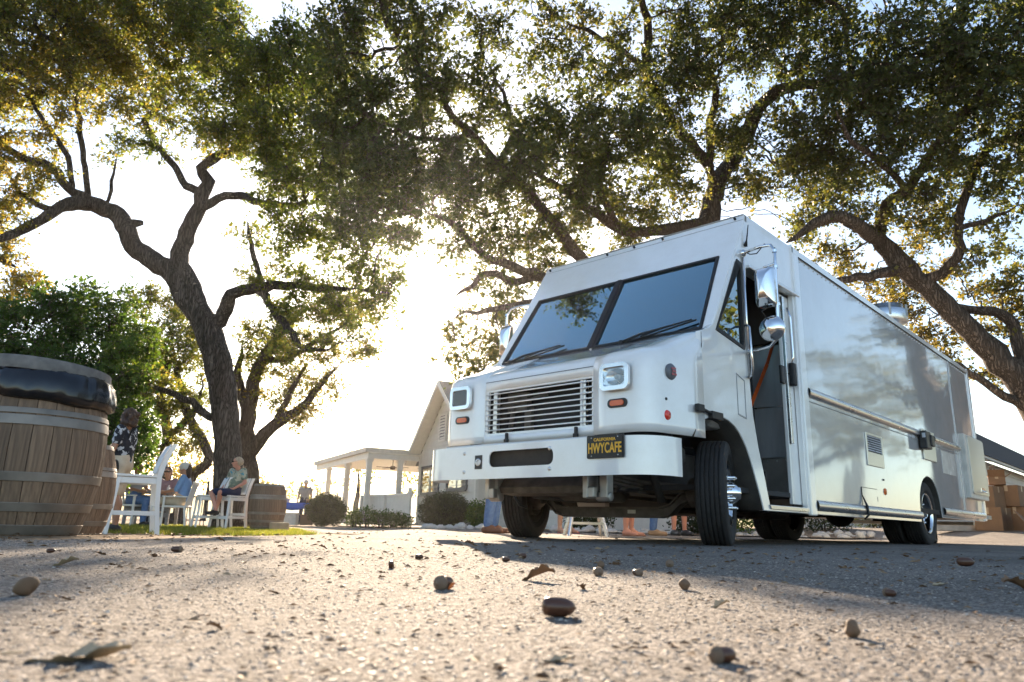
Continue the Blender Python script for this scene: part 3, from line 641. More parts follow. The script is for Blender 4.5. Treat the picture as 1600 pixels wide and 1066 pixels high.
# generic bulk mesh from numpy
def bulk(name, V, F3, mat_, parent=None, tint=None, smooth=False):
    me = bpy.data.meshes.new(name); n = len(V); k = len(F3)
    me.vertices.add(n); me.vertices.foreach_set('co', np.ascontiguousarray(V, dtype=np.float32).ravel())
    fl = F3.shape[1]; me.loops.add(k * fl); me.loops.foreach_set('vertex_index', np.ascontiguousarray(F3, dtype=np.int32).ravel())
    me.polygons.add(k); me.polygons.foreach_set('loop_start', np.arange(0, k * fl, fl, dtype=np.int32))
    try: me.polygons.foreach_set('loop_total', np.full(k, fl, dtype=np.int32))
    except Exception: pass
    me.polygons.foreach_set('use_smooth', np.full(k, smooth))
    if tint is not None:
        a = me.attributes.new('tint', 'FLOAT', 'POINT'); a.data.foreach_set('value', np.ascontiguousarray(tint, dtype=np.float32))
    me.update(calc_edges=True); me.validate()
    return link(name, me, parent, mat_)

# loose aggregate standing proud of the asphalt close by
def tint_mat(name, cols, rough=.6, bump=0):
    m = bpy.data.materials.new(name); m.use_nodes = True; N, L = nodes_of(m); b = N['Principled BSDF']; b.inputs['Roughness'].default_value = rough
    a = N.new('ShaderNodeAttribute'); a.attribute_name = 'tint'; r = N.new('ShaderNodeValToRGB')
    for i, c in enumerate(cols):
        e = r.color_ramp.elements[i] if i < 2 else r.color_ramp.elements.new(i / (len(cols) - 1))
        e.position = i / (len(cols) - 1); e.color = (*c, 1)
    L.new(a.outputs['Fac'], r.inputs[0]); L.new(r.outputs[0], b.inputs['Base Color']); return m
def stones(N, dmin, dmax, rmin, rmax, name, cols, rough=.5, half=.71, power=.55):
    t = RNG.random(N); d = dmin * (dmax / dmin) ** (t ** power); a = (RNG.random(N) - .5) * 2 * half
    x = np.tan(a) * d * 1.0; y = d
    r = (rmin + (rmax - rmin) * RNG.random(N) ** 2.2) * (1 + .5 * np.clip((d - 1) / 3, 0, 1))
    ang = np.arange(5) * 2 * np.pi / 5; ph = RNG.random(N) * 6.28
    el = .75 + .5 * RNG.random(N)
    def ring(rad, z, off):
        j = .8 + .4 * RNG.random((N, 5)); A = ang[None] + ph[:, None] + off
        return np.stack([x[:, None] + np.cos(A) * rad * r[:, None] * j * el[:, None], y[:, None] + np.sin(A) * rad * r[:, None] * j, np.full((N, 5), .0075) + z * r[:, None] * (.8 + .4 * RNG.random((N, 5)))], -1)
    h = (.45 + .55 * RNG.random(N))
    V = np.concatenate([ring(1, -.15, 0), ring(.82, .5, .6) , np.stack([x, y, .0075 + r * .85 * h], -1)[:, None]], 1)
    f = []
    for j in range(5):
        k = (j + 1) % 5; f += [(j, k, 5 + j), (k, 5 + k, 5 + j), (5 + j, 5 + k, 10)]
    F = (np.array(f)[None] + (np.arange(N) * 11)[:, None, None]).reshape(-1, 3)
    tv = np.repeat(RNG.random(N), 11)
    return tag(bulk(name, V.reshape(-1, 3), F, tint_mat(name + '_mat', cols, rough), None, tv), 'fine loose grit over the grey asphalt in the foreground', 'gravel', kind='stuff')
stones(43000, .3, 3.2, .0008, .0030, 'gravel', [(.045, .04, .035), (.14, .12, .105), (.25, .215, .185), (.36, .31, .26), (.12, .09, .07), (.62, .57, .50)], .7)
# ================================================================ trees
def leaf_mat(name, cols, tcols, mixf=.5):
    m = bpy.data.materials.new(name); m.use_nodes = True; N, L = nodes_of(m); b = N['Principled BSDF']; b.inputs['Roughness'].default_value = .5; b.inputs['Specular IOR Level'].default_value = .35
    a = N.new('ShaderNodeAttribute'); a.attribute_name = 'tint'
    def ramp(cs):
        r = N.new('ShaderNodeValToRGB')
        for i, c in enumerate(cs):
            e = r.color_ramp.elements[i] if i < 2 else r.color_ramp.elements.new(i / (len(cs) - 1))
            e.position = i / (len(cs) - 1); e.color = (*c, 1)
        L.new(a.outputs['Fac'], r.inputs[0]); return r
    L.new(ramp(cols).outputs[0], b.inputs['Base Color'])
    t = N.new('ShaderNodeBsdfTranslucent'); L.new(ramp(tcols).outputs[0], t.inputs[0])
    mx = N.new('ShaderNodeMixShader'); mx.inputs[0].default_value = mixf; L.new(b.outputs[0], mx.inputs[1]); L.new(t.outputs[0], mx.inputs[2]); L.new(mx.outputs[0], N['Material Output'].inputs[0])
    return m
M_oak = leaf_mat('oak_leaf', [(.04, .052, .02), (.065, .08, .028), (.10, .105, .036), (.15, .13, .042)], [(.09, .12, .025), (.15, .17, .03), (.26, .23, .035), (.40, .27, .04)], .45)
M_oak2 = leaf_mat('oak_leaf_sunny', [(.055, .07, .02), (.085, .10, .026), (.12, .12, .03), (.18, .13, .03)], [(.13, .19, .025), (.21, .26, .03), (.34, .31, .038), (.48, .31, .04)], .5)  # brighter copy of the oak leaf with sunlight put into its colour
M_green = leaf_mat('privet_leaf', [(.03, .06, .015), (.045, .09, .02), (.07, .12, .025), (.10, .15, .03)], [(.05, .11, .012), (.08, .16, .015), (.13, .21, .02), (.20, .27, .02)], .42)
M_box = leaf_mat('boxwood_leaf', [(.02, .03, .012), (.03, .042, .016), (.045, .055, .02), (.06, .07, .025)], [(.05, .07, .015), (.07, .09, .02), (.09, .11, .02), (.11, .12, .02)], .3)
def bark_mat(name, c1, c2):
    m = bpy.data.materials.new(name); m.use_nodes = True; N, L = nodes_of(m); b = N['Principled BSDF']; b.inputs['Roughness'].default_value = .9; b.inputs['Specular IOR Level'].default_value = .2
    tc = N.new('ShaderNodeTexCoord'); mp = N.new('ShaderNodeMapping'); mp.inputs['Scale'].default_value = (1, 1, .13); L.new(tc.outputs['Object'], mp.inputs[0])
    v = N.new('ShaderNodeTexVoronoi'); v.feature = 'DISTANCE_TO_EDGE'; v.inputs['Scale'].default_value = 26; 
    nz = N.new('ShaderNodeTexNoise'); nz.inputs['Scale'].default_value = 6; nz.inputs['Detail'].default_value = 8; L.new(mp.outputs[0], nz.inputs['Vector'])
    ad = N.new('ShaderNodeMix'); ad.data_type = 'RGBA'; ad.inputs[0].default_value = .2; L.new(mp.outputs[0], ad.inputs[6]); L.new(nz.outputs['Color'], ad.inputs[7]); L.new(ad.outputs[2], v.inputs['Vector'])
    mr = N.new('ShaderNodeMapRange'); mr.inputs[1].default_value = 0; mr.inputs[2].default_value = .22; L.new(v.outputs[0], mr.inputs[0])
    mx = N.new('ShaderNodeMix'); mx.data_type = 'RGBA'; mx.inputs[6].default_value = (*c1, 1); mx.inputs[7].default_value = (*c2, 1); L.new(mr.outputs[0], mx.inputs[0])
    m2 = N.new('ShaderNodeMix'); m2.data_type = 'RGBA'; m2.blend_type = 'MULTIPLY'; m2.inputs[0].default_value = .7; L.new(mx.outputs[2], m2.inputs[6]); L.new(nz.outputs[0], m2.inputs[7]); L.new(m2.outputs[2], b.inputs['Base Color'])
    bp = N.new('ShaderNodeBump'); bp.inputs['Strength'].default_value = 1; bp.inputs['Distance'].default_value = .035; L.new(mr.outputs[0], bp.inputs['Height']); L.new(bp.outputs[0], b.inputs['Normal']); return m
M_bark = bark_mat('oak_bark', (.075, .062, .052), (.21, .175, .15))
M_bark2 = bark_mat('warm_bark', (.11, .082, .062), (.21, .16, .125))

SUNGAP = [(664, 440, 28, 36), (674, 490, 27, 34), (660, 542, 22, 26)]
Rc = np.array([list(rt), list(up), list(fw)])
def pix(P):
    q = (P - np.array([0, 0, CAM_H])) @ Rc.T
    return 800 + FPX * q[:, 0] / q[:, 2], 533 - FPX * q[:, 1] / q[:, 2], q[:, 2]
def in_gap(P, gaps, soft=0):
    u, v, d = pix(P); k = np.zeros(len(P), bool)
    for (cu, cv, a, b) in gaps: k |= (((u - cu) / a) ** 2 + ((v - cv) / b) ** 2 < 1) & (d > 0)
    return k
def leaves(name, C, nper, sig, size, mat_, parent, tint0, gaps=None, rng=RNG, up_bias=.35, kind='stuff', src=None):
    n = len(C) * nper; tb = np.repeat(tint0, nper); dirs = np.zeros((n, 3))
    if src is None: P = np.repeat(C, nper, 0) + rng.normal(0, 1, (n, 3)) * sig
    else:   # leaves set along each spray, pointing outward
        S_ = np.repeat(src, nper, 0); D_ = np.repeat(C, nper, 0) - S_; t_ = .15 + .95 * rng.random((n, 1)) ** .7; P = S_ + D_ * t_ + rng.normal(0, 1, (n, 3)) * sig * .45; dirs = D_ / (np.linalg.norm(D_, axis=1, keepdims=True) + 1e-6)
    if gaps:
        k = ~in_gap(P, gaps); P = P[k]; tb = tb[k]; dirs = dirs[k]; n = len(P)
    a = rng.normal(0, 1, (n, 3)); a /= np.linalg.norm(a, axis=1, keepdims=True); a = a + dirs * .75; a /= np.linalg.norm(a, axis=1, keepdims=True) + 1e-9
    nn = rng.normal(0, 1, (n, 3)); nn[:, 2] += up_bias; b = np.cross(nn, a); b /= np.linalg.norm(b, axis=1, keepdims=True) + 1e-9
    c = np.cross(a, b); L_ = size * (.55 + .95 * rng.random((n, 1)) ** 1.6); w = L_ * (.26 + .12 * rng.random((n, 1)))
    V = np.stack([P, P + a * L_ * .5 + b * w + c * L_ * .08, P + a * L_, P + a * L_ * .45 - b * w + c * L_ * .08], 1)
    F = (np.array([[0, 1, 2, 3]])[None] + (np.arange(n) * 4)[:, None, None]).reshape(-1, 4)
    tv = np.repeat(np.clip(tb + rng.normal(0, .16, n), 0, 1), 4)
    return tag(bulk(name, V.reshape(-1, 3), F, mat_, parent, tv, True), kind=kind)

def catmull(P, rad, step):
    out = []; ro = []; n = len(P)
    for i in range(n - 1):
        p0, p1, p2, p3 = P[max(i - 1, 0)], P[i], P[i + 1], P[min(i + 2, n - 1)]
        k = max(2, int(np.linalg.norm(p2 - p1) / step + .5))
        for j in range(k):
            t = j / k; out.append(.5 * ((2 * p1) + (p2 - p0) * t + (2 * p0 - 5 * p1 + 4 * p2 - p3) * t * t + (3 * p1 - p0 - 3 * p2 + p3) * t ** 3)); ro.append(rad[i] * (1 - t) + rad[i + 1] * t)
    out.append(P[-1]); ro.append(rad[-1]); return out, ro
def make_tree(name, label, limbs, blobs, Y0, leafmat, barkmat, seed, dens=9.0, nper=12, nsub=6, size=.078, group=None, gaps=SUNGAP, step=.18, tint=.4, cat='tree', world=False, leaf_group=None, sub=.21, twig=True, base=None, dk=.21, rs_=1.0):
    rng = np.random.default_rng(seed)
    pos = []; par = []; rad = []
    for li, L_ in enumerate(limbs):
        P = []; rr = []
        for q in L_:
            if world: P.append(np.array(q[:3], float)); rr.append(q[3])
            else:
                Yq = q[3] if len(q) > 3 else Y0; P.append(np.array(at(q[0], q[1], Yq))); rr.append(q[2] * rs_ * Yq / FPX)
        if li == 0 and not world: P[0][2] = ground_z(P[0][0], P[0][1]) - .1
        rr[-1] *= .22; pts, rs = catmull(P, rr, step); pi = -1
        if li > 0:
            A = np.array(pos); pi = int(np.argmin(np.linalg.norm(A - pts[0], axis=1)))
        for k, (p, r) in enumerate(zip(pts, rs)):
            if k and r < .25: p = p + rng.normal(0, .018, 3)
            pos.append(p); par.append(pi); rad.append(r); pi = len(pos) - 1
    nl = len(pos)
    att = []; atint = []
    for b in blobs:
        if world: c = np.array(b[:3], float); R3 = np.array([b[3], b[3], b[4] if len(b) > 4 else b[3] * .75]); tn = b[5] if len(b) > 5 else tint
        else:
            Yb = b[3] if len(b) > 3 and b[3] else Y0; c = np.array(at(b[0], b[1], Yb)); rr = b[2] * Yb / FPX; R3 = np.array([rr, rr * 1.25, rr * .92]); tn = b[4] if len(b) > 4 else tint
        n = max(10, int(dens * 9 * (4.19 * R3.prod()) ** .8)); d = rng.normal(0, 1, (n, 3)); d /= np.linalg.norm(d, axis=1, keepdims=True)
        sc_ = rng.normal(0, 1, (max(3, n // 14), 3)); sc_ /= np.linalg.norm(sc_, axis=1, keepdims=True); sc_ *= rng.random((len(sc_), 1)) ** .4; att.append(c + (sc_[rng.integers(0, len(sc_), n)] + rng.normal(0, .17, (n, 3))) * R3); atint.append(np.full(n, tn))
    att = np.concatenate(att); atint = np.concatenate(atint)
    keep = att[:, 2] > .25; att = att[keep]; atint = atint[keep]
    if gaps and not world:
        k = ~in_gap(att, gaps); att = att[k]; atint = atint[k]
    # grow twigs toward the foliage (space colonisation)
    NP = np.array(pos); alive = np.ones(len(att), bool)
    near = np.full(len(att), 1e9); ni = np.zeros(len(att), int)
    def upd(i0, pts):
        for s in range(0, len(pts), 400):
            blk = pts[s:s + 400]; D = np.linalg.norm(att[:, None] - blk[None], axis=2); j = D.argmin(1); dm = D[np.arange(len(att)), j]; m = dm < near; near[m] = dm[m]; ni[m] = j[m] + i0 + s
    upd(0, NP)
    tip_t = {}
    for it in range(90):
        alive &= near > dk
        if not alive.any(): break
        idx = np.where(alive)[0]; tgt = {}
        for i in idx: tgt.setdefault(int(ni[i]), []).append(i)
        new = []; base_i = len(pos)
        for n_, al in tgt.items():
            v = att[al] - pos[n_]; v /= np.linalg.norm(v, axis=1, keepdims=True) + 1e-9; d = v.mean(0) + rng.normal(0, .32, 3)
            d /= np.linalg.norm(d) + 1e-9
            p = pos[n_] + d * step * .95; new.append(p); pos.append(p); par.append(n_); rad.append(0); tip_t[len(pos) - 1] = float(atint[al].mean())
        upd(base_i, np.array(new))
    NP = np.array(pos); n = len(pos); kids = [[] for _ in range(n)]
    for i, p in enumerate(par):
        if p >= 0: kids[p].append(i)
    acc = np.zeros(n); r = np.array(rad, float); h = np.zeros(n, int)
    for i in range(n - 1, -1, -1):
        a = acc[i] ** (1 / 1.95) if acc[i] > 0 else .0075
        if i >= nl: r[i] = min(a, .07)
        if par[i] >= 0:
            acc[par[i]] += r[i] ** 1.95 if i >= nl else 0; h[par[i]] = max(h[par[i]], h[i] + 1)
    b0 = NP[0].copy(); root = empty(name, tuple(b0 + np.array([0, 0, .1])), 0, None, label, cat, group); off = b0 + np.array([0, 0, .1])
    mb = MB(); thin = MB(); seen = np.zeros(n, bool)
    order = sorted(range(n), key=lambda i: -r[i])
    start = [i for i in range(n) if par[i] < 0]
    stack = list(start)
    while stack:
        i = stack.pop(); ch = [i]
        if par[i] >= 0: ch = [par[i], i]
        while True:
            k = kids[ch[-1]]
            if not k: break
            k = sorted(k, key=lambda q: -r[q]); ch.append(k[0]); stack += k[1:]
        pts = [NP[q] - off for q in ch]; rs = [max(r[q], .004) for q in ch]
        if par[i] >= 0 : rs[0] = min(rs[0], rs[1] * 1.35)
        big = max(rs)
        if len(pts) > 1: (mb if big > .028 else thin).tube(pts, rs, 14 if big > .2 else 8 if big > .06 else 5 if big > .028 else 3, caps=False)
    tr = mb.build('trunk', barkmat, root, fix=False)
    big_n = [i for i in range(nl) if r[i] > .09]
    if barkmat and len(mb.v):
        me = tr.data; co = np.empty(len(me.vertices) * 3, np.float32); me.vertices.foreach_get('co', co); co = co.reshape(-1, 3)
        nrm = np.empty_like(co).ravel(); me.vertices.foreach_get('normal', nrm); nrm = nrm.reshape(-1, 3)
        f = np.sin(co[:, 0] * 9 + co[:, 2] * 3.1) * np.sin(co[:, 1] * 8 + 1 + co[:, 2] * 2.3) + .5 * np.sin(co[:, 2] * 11 + co[:, 0] * 5)
        dd = NP[big_n] - off if big_n else None
        if dd is not None:
            amp = np.zeros(len(co)); rb = r[big_n]
            for s in range(0, len(co), 2000):
                D = np.linalg.norm(co[s:s + 2000, None] - dd[None], axis=2); j = D.argmin(1); amp[s:s + 2000] = np.where(D[np.arange(len(j)), j] < rb[j] * 1.4, rb[j] * .09, 0)
            co = co + nrm * (f * amp)[:, None]; me.vertices.foreach_set('co', co.ravel()); me.update()
    # foliage on the outer twigs
    tips = np.array([i for i in range(nl, n) if h[i] <= 3])
    if len(tips):
        C = np.repeat(NP[tips], nsub, 0) + rng.normal(0, 1, (len(tips) * nsub, 3)) * sub * np.array([1, 1, .8])
        tt = np.repeat(np.array([tip_t.get(int(i), tint) for i in tips]) + rng.normal(0, .08, len(tips)), nsub)
        if gaps:
            k = ~in_gap(C, gaps); C2, tt2, src = C[k], tt[k], np.repeat(NP[tips], nsub, 0)[k]
        else: C2, tt2, src = C, tt, np.repeat(NP[tips], nsub, 0)
        if twig:
            for c, s_ in zip(C2, src): thin.tube([s_ - off, c - off], [.0055, .003], 3, caps=False)
        tag(thin.build('twigs', barkmat, root, fix=False), kind='stuff')
        o = leaves('crown', C2 - 0, nper, size * .95, size, leafmat, root, tt2, gaps, rng, src=src)
        o.location = -Vector(off)
    print('TREE', label[:40], 'nodes', n, 'tips', len(tips), 'leaves', len(o.data.polygons)); return root

# --- the big oak behind the seated man
T1 = [
    [(357, 818, 44), (356, 760, 37), (355, 700, 34), (349, 620, 33), (340, 560, 36), (322, 510, 36), (292, 462, 33), (268, 425, 29), (240, 408, 26), (208, 385, 25), (194, 352, 25), (176, 332, 23), (142, 318, 21), (110, 318, 19, 15.5), (85, 330, 15, 15.2), (50, 352, 13, 15), (0, 372, 11, 14.6), (-70, 365, 8, 14)],
    [(196, 350, 20), (215, 350, 13), (224, 345, 7)],
    [(345, 560, 30), (300, 450, 26), (280, 405, 24), (292, 365, 22), (309, 330, 21), (318, 300, 20), (325, 284, 18), (314, 264, 15), (336, 247, 13), (368, 231, 12), (402, 210, 10, 15), (436, 194, 8, 14.5), (475, 185, 7, 14)],
    [(318, 300, 12), (290, 290, 11), (275, 262, 10), (252, 235, 9), (238, 215, 9), (226, 189, 9), (247, 168, 9), (240, 148, 9), (252, 126, 9), (273, 105, 9), (278, 84, 8), (247, 63, 8), (231, 42, 7), (241, 20, 6)],
    [(312, 332, 13), (340, 310, 12), (375, 306, 12), (410, 318, 10, 15), (440, 320, 9, 14.6), (485, 318, 7, 14)],
    [(345, 500, 22), (362, 462, 17, 15.7), (410, 450, 15, 15.4), (457, 446, 12, 15), (504, 451, 10, 14.7), (565, 451, 7, 14.4)],
    [(405, 450, 12, 15.4), (430, 490, 11, 15), (455, 520, 9, 14.8), (475, 545, 8, 14.8), (520, 546, 5, 14.6)],
    [(412, 449, 8, 15.4), (400, 412, 8, 15.2), (392, 380, 7, 15), (386, 345, 5, 15)],
    [(150, 318, 15), (115, 300, 13, 15.6), (80, 262, 12, 15.2), (40, 250, 11, 15), (0, 225, 9, 14.6), (-50, 190, 7, 14)],
    [(138, 312, 9), (132, 250, 8, 15.6), (125, 200, 8, 15.4), (118, 150, 7, 15.2), (108, 105, 6, 15), (95, 65, 5, 15)],
    [(112, 298, 8, 15.6), (105, 245, 8, 15.2), (80, 208, 7, 15), (55, 168, 6, 14.8), (48, 130, 5, 14.6)],
    [(165, 320, 6), (175, 285, 5, 15.7), (182, 240, 4, 15.6)],
    [(340, 655, 11), (312, 640, 10, 15.8), (285, 622, 9, 15.6), (248, 608, 7, 15.4), (225, 600, 5, 15.4)],
    [(368, 232, 9), (392, 165, 8, 15.4), (372, 110, 7, 15), (395, 60, 6, 14.6)],
    [(84, 332, 10, 15.2), (60, 320, 8, 15), (30, 300, 7, 15), (10, 270, 6, 15)],
]
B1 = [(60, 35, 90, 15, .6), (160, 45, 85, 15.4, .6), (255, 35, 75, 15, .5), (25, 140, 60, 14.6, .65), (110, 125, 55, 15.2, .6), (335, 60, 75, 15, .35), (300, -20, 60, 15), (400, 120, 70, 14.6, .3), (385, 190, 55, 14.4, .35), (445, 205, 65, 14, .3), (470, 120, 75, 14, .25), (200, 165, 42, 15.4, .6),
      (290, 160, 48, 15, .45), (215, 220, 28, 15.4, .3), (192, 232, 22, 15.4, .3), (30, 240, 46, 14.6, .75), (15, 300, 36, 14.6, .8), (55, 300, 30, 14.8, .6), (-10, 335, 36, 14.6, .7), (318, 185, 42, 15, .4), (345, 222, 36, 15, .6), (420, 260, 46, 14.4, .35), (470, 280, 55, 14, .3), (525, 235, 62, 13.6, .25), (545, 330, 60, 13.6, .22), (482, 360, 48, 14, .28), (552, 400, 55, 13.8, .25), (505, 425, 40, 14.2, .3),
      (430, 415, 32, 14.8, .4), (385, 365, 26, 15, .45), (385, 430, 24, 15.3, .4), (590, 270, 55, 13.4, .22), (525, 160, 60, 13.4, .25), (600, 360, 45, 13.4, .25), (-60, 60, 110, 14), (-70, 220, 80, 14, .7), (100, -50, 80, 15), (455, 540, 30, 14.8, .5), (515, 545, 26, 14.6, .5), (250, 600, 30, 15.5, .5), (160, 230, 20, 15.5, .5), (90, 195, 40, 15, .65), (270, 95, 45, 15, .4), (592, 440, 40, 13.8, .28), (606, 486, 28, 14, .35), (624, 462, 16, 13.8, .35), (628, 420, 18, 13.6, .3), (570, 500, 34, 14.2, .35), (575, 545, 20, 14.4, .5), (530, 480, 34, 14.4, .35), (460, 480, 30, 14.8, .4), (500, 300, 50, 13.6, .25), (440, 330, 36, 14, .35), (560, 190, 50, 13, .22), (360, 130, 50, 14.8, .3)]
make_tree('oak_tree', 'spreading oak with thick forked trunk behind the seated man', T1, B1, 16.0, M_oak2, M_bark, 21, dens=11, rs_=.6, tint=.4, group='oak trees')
# --- oak behind the truck
T2 = [
    [(1118, 840, 30), (1116, 700, 27), (1112, 560, 26), (1108, 440, 25), (1106, 370, 25), (1110, 335, 24), (1119, 294, 19), (1145, 247, 17), (1171, 200, 16, 13.6), (1203, 152, 14, 13), (1245, 134, 12, 12.4), (1302, 126, 9, 11.8), (1370, 110, 7, 11)],
    [(1107, 470, 20), (1050, 445, 18, 14.4), (980, 430, 15, 14), (930, 420, 13, 13.8), (905, 400, 13, 13.5), (880, 368, 12, 13.2), (838, 315, 11, 12.8), (778, 257, 10, 12.2), (736, 210, 9, 11.8), (700, 178, 8, 11.5), (692, 150, 7, 11.3), (657, 110, 6, 11), (620, 60, 4, 10.8)],
    [(930, 430, 13, 13.8), (885, 440, 12, 13.4), (846, 432, 11, 13), (794, 415, 10, 12.6), (750, 395, 8, 12.4), (712, 352, 7, 12.2), (660, 330, 5, 12)],
    [(846, 432, 9, 13), (800, 440, 8, 12.8), (762, 425, 7, 12.6), (735, 450, 6, 12.5), (706, 464, 4, 12.4)],
    [(930, 440, 9, 13.8), (870, 462, 8, 13.4), (820, 475, 7, 13), (760, 486, 6, 12.8), (704, 492, 4, 12.6)],
    [(1110, 345, 15), (1060, 357, 13, 14.4), (1010, 362, 11, 14), (972, 360, 11, 13.7), (936, 334, 10, 13.4), (905, 318, 9, 13), (870, 290, 8, 12.6), (820, 262, 6, 12)],
    [(972, 360, 9, 13.7), (945, 315, 8, 13.2), (936, 285, 8, 13), (950, 240, 7, 12.6), (935, 190, 6, 12)],
    [(1119, 300, 12), (1108, 252, 10, 14), (1112, 190, 9, 13.4), (1119, 142, 8, 12.8), (1100, 90, 6, 12)],
    [(1108, 260, 12, 14), (1060, 200, 12, 13.4), (1020, 140, 11, 12.8), (1009, 95, 11, 12.2), (1014, 42, 10, 11.8), (1004, 0, 8, 11.4), (1010, -50, 6, 11)],
    [(1012, 110, 8, 12.3), (985, 88, 7, 12), (955, 68, 6, 11.6), (918, 48, 5, 11.2), (880, 30, 4, 11)],
    [(778, 257, 7, 12.2), (800, 210, 6, 11.8), (790, 160, 5, 11.4), (760, 90, 5, 11)],
    [(736, 210, 6, 11.8), (690, 220, 6, 11.6), (640, 210, 5, 11.4), (590, 180, 4, 11.2)],
]
B2 = [(520, 70, 46, 11.4, .25), (575, 40, 60, 11, .25), (650, 50, 60, 11, .25), (560, 150, 62, 11.4, .22), (640, 150, 66, 11.2, .22), (705, 115, 52, 11.2, .25), (605, 240, 66, 11.6, .2), (685, 255, 66, 11.8, .2), (742, 180, 40, 11.6, .25), (625, 325, 55, 12, .2), (700, 320, 48, 12.2, .22), (760, 300, 55, 12.2, .25), (820, 250, 66, 12, .25), (880, 200, 66, 11.8, .28), (900, 285, 60, 12.6, .3), (960, 225, 66, 12.2, .28), (840, 160, 36, 11.6, .28),
      (770, 60, 46, 11, .3), (850, 30, 46, 11, .45), (925, 20, 36, 11, .5), (965, 125, 40, 11.8, .35), (1040, 155, 60, 12.4, .3), (1045, 250, 55, 13.4, .35), (1000, 320, 40, 13.6, .5), (1090, 85, 66, 12, .25), (1160, 35, 80, 11.6, .22), (1250, 60, 80, 11.4, .2), (1200, 190, 40, 13, .35), (1135, 215, 46, 13.4, .4), (800, 365, 40, 12.6, .35), (855, 345, 40, 13, .4), (735, 375, 28, 12.4, .3), (1070, 310, 30, 14, .5),
      (1230, 265, 48, 14, .45), (1280, 200, 66, 12.4, .35), (1350, 120, 85, 11.2, .22), (1450, 70, 85, 10.6, .2), (1300, 290, 48, 14, .45), (1260, 335, 32, 14, .5), (760, 520, 30, 13, .55), (725, 545, 26, 13, .55), (748, 585, 22, 13, .5), (790, 500, 24, 13.2, .5), (880, 385, 26, 13.6, .55), (1180, 290, 36, 14, .55), (760, 455, 18, 12.8, .4), (740, 420, 26, 12.6, .4), (792, 440, 30, 13, .4), (832, 400, 34, 13, .4), (872, 425, 26, 13.4, .5), (722, 515, 24, 13, .5), (700, 572, 16, 13, .55), (782, 475, 26, 13, .5), (742, 478, 20, 12.8, .45), (765, 558, 24, 13, .55), (695, 392, 22, 12.4, .35), (640, 372, 36, 12.2, .25), (930, 300, 40, 13, .4), (980, 380, 26, 14, .5), (560, 330, 50, 12, .2), (560, 240, 50, 12, .2), (500, 200, 40, 12, .22), (500, 20, 36, 11.4), (720, 30, 46, 11), (960, 300, 34, 13.6, .4), (902, 350, 28, 13.4, .45), (1000, 272, 28, 13.4, .4), (1150, 130, 32, 12.6, .35), (770, 140, 32, 11.4, .3), (802, 205, 28, 11.8, .3), (1060, 120, 30, 12, .3), (930, 60, 34, 11.4, .4), (985, 35, 28, 11.4, .4), (872, 110, 34, 11.6, .35), (1062, 60, 34, 11.8, .3), (1020, 205, 34, 12.6, .35), (900, 110, 40, 11.6, .3), (830, 90, 30, 11.4, .3), (600, -130, 80, 10.8), (500, -110, 70, 11), (700, -170, 70, 10.6), (1060, -60, 80, 11), (800, -40, 70, 10.6), (600, -50, 70, 10.6), (1300, -40, 90, 10.6)]
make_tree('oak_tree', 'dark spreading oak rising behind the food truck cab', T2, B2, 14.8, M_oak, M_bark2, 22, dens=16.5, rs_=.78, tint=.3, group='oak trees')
# --- oak at the right edge
T3 = [
    [(1715, 855, 46), (1680, 770, 42), (1650, 700, 38), (1622, 640, 34), (1578, 578, 29), (1530, 530, 25), (1490, 490, 22), (1446, 446, 21), (1408, 416, 24), (1378, 380, 19), (1346, 358, 16, 12.6), (1313, 338, 14, 12.4), (1270, 352, 12, 12.4), (1229, 378, 9, 12.4)],
    [(1408, 418, 14), (1358, 432, 11, 12.8), (1313, 438, 8, 12.8), (1270, 440, 6, 13)],
    [(1370, 370, 14), (1386, 320, 13, 12.6), (1418, 294, 11, 12.2), (1460, 231, 10, 11.6), (1491, 189, 9, 11.2), (1530, 150, 7, 10.8), (1560, 90, 6, 10.4)],
    [(1446, 446, 12), (1486, 415, 12, 12.6), (1502, 388, 11, 12.4), (1497, 357, 10, 12.2), (1512, 294, 10, 12), (1544, 231, 9, 11.6), (1600, 210, 8, 11.2), (1660, 190, 6, 11)],
    [(1600, 605, 16), (1592, 540, 14), (1581, 505, 13), (1554, 488, 11), (1512, 483, 9), (1480, 470, 6)],
    [(1625, 650, 12), (1555, 610, 9), (1500, 572, 7), (1450, 556, 5)],
    [(1497, 357, 7, 12.2), (1540, 345, 6, 12), (1590, 320, 5, 11.8)],
    [(1418, 294, 8, 12.2), (1370, 250, 7, 11.6), (1330, 220, 6, 11.2), (1310, 170, 5, 10.8)],
    [(1655, 705, 30), (1680, 600, 26), (1690, 500, 22), (1700, 400, 16), (1680, 300, 10)],
]
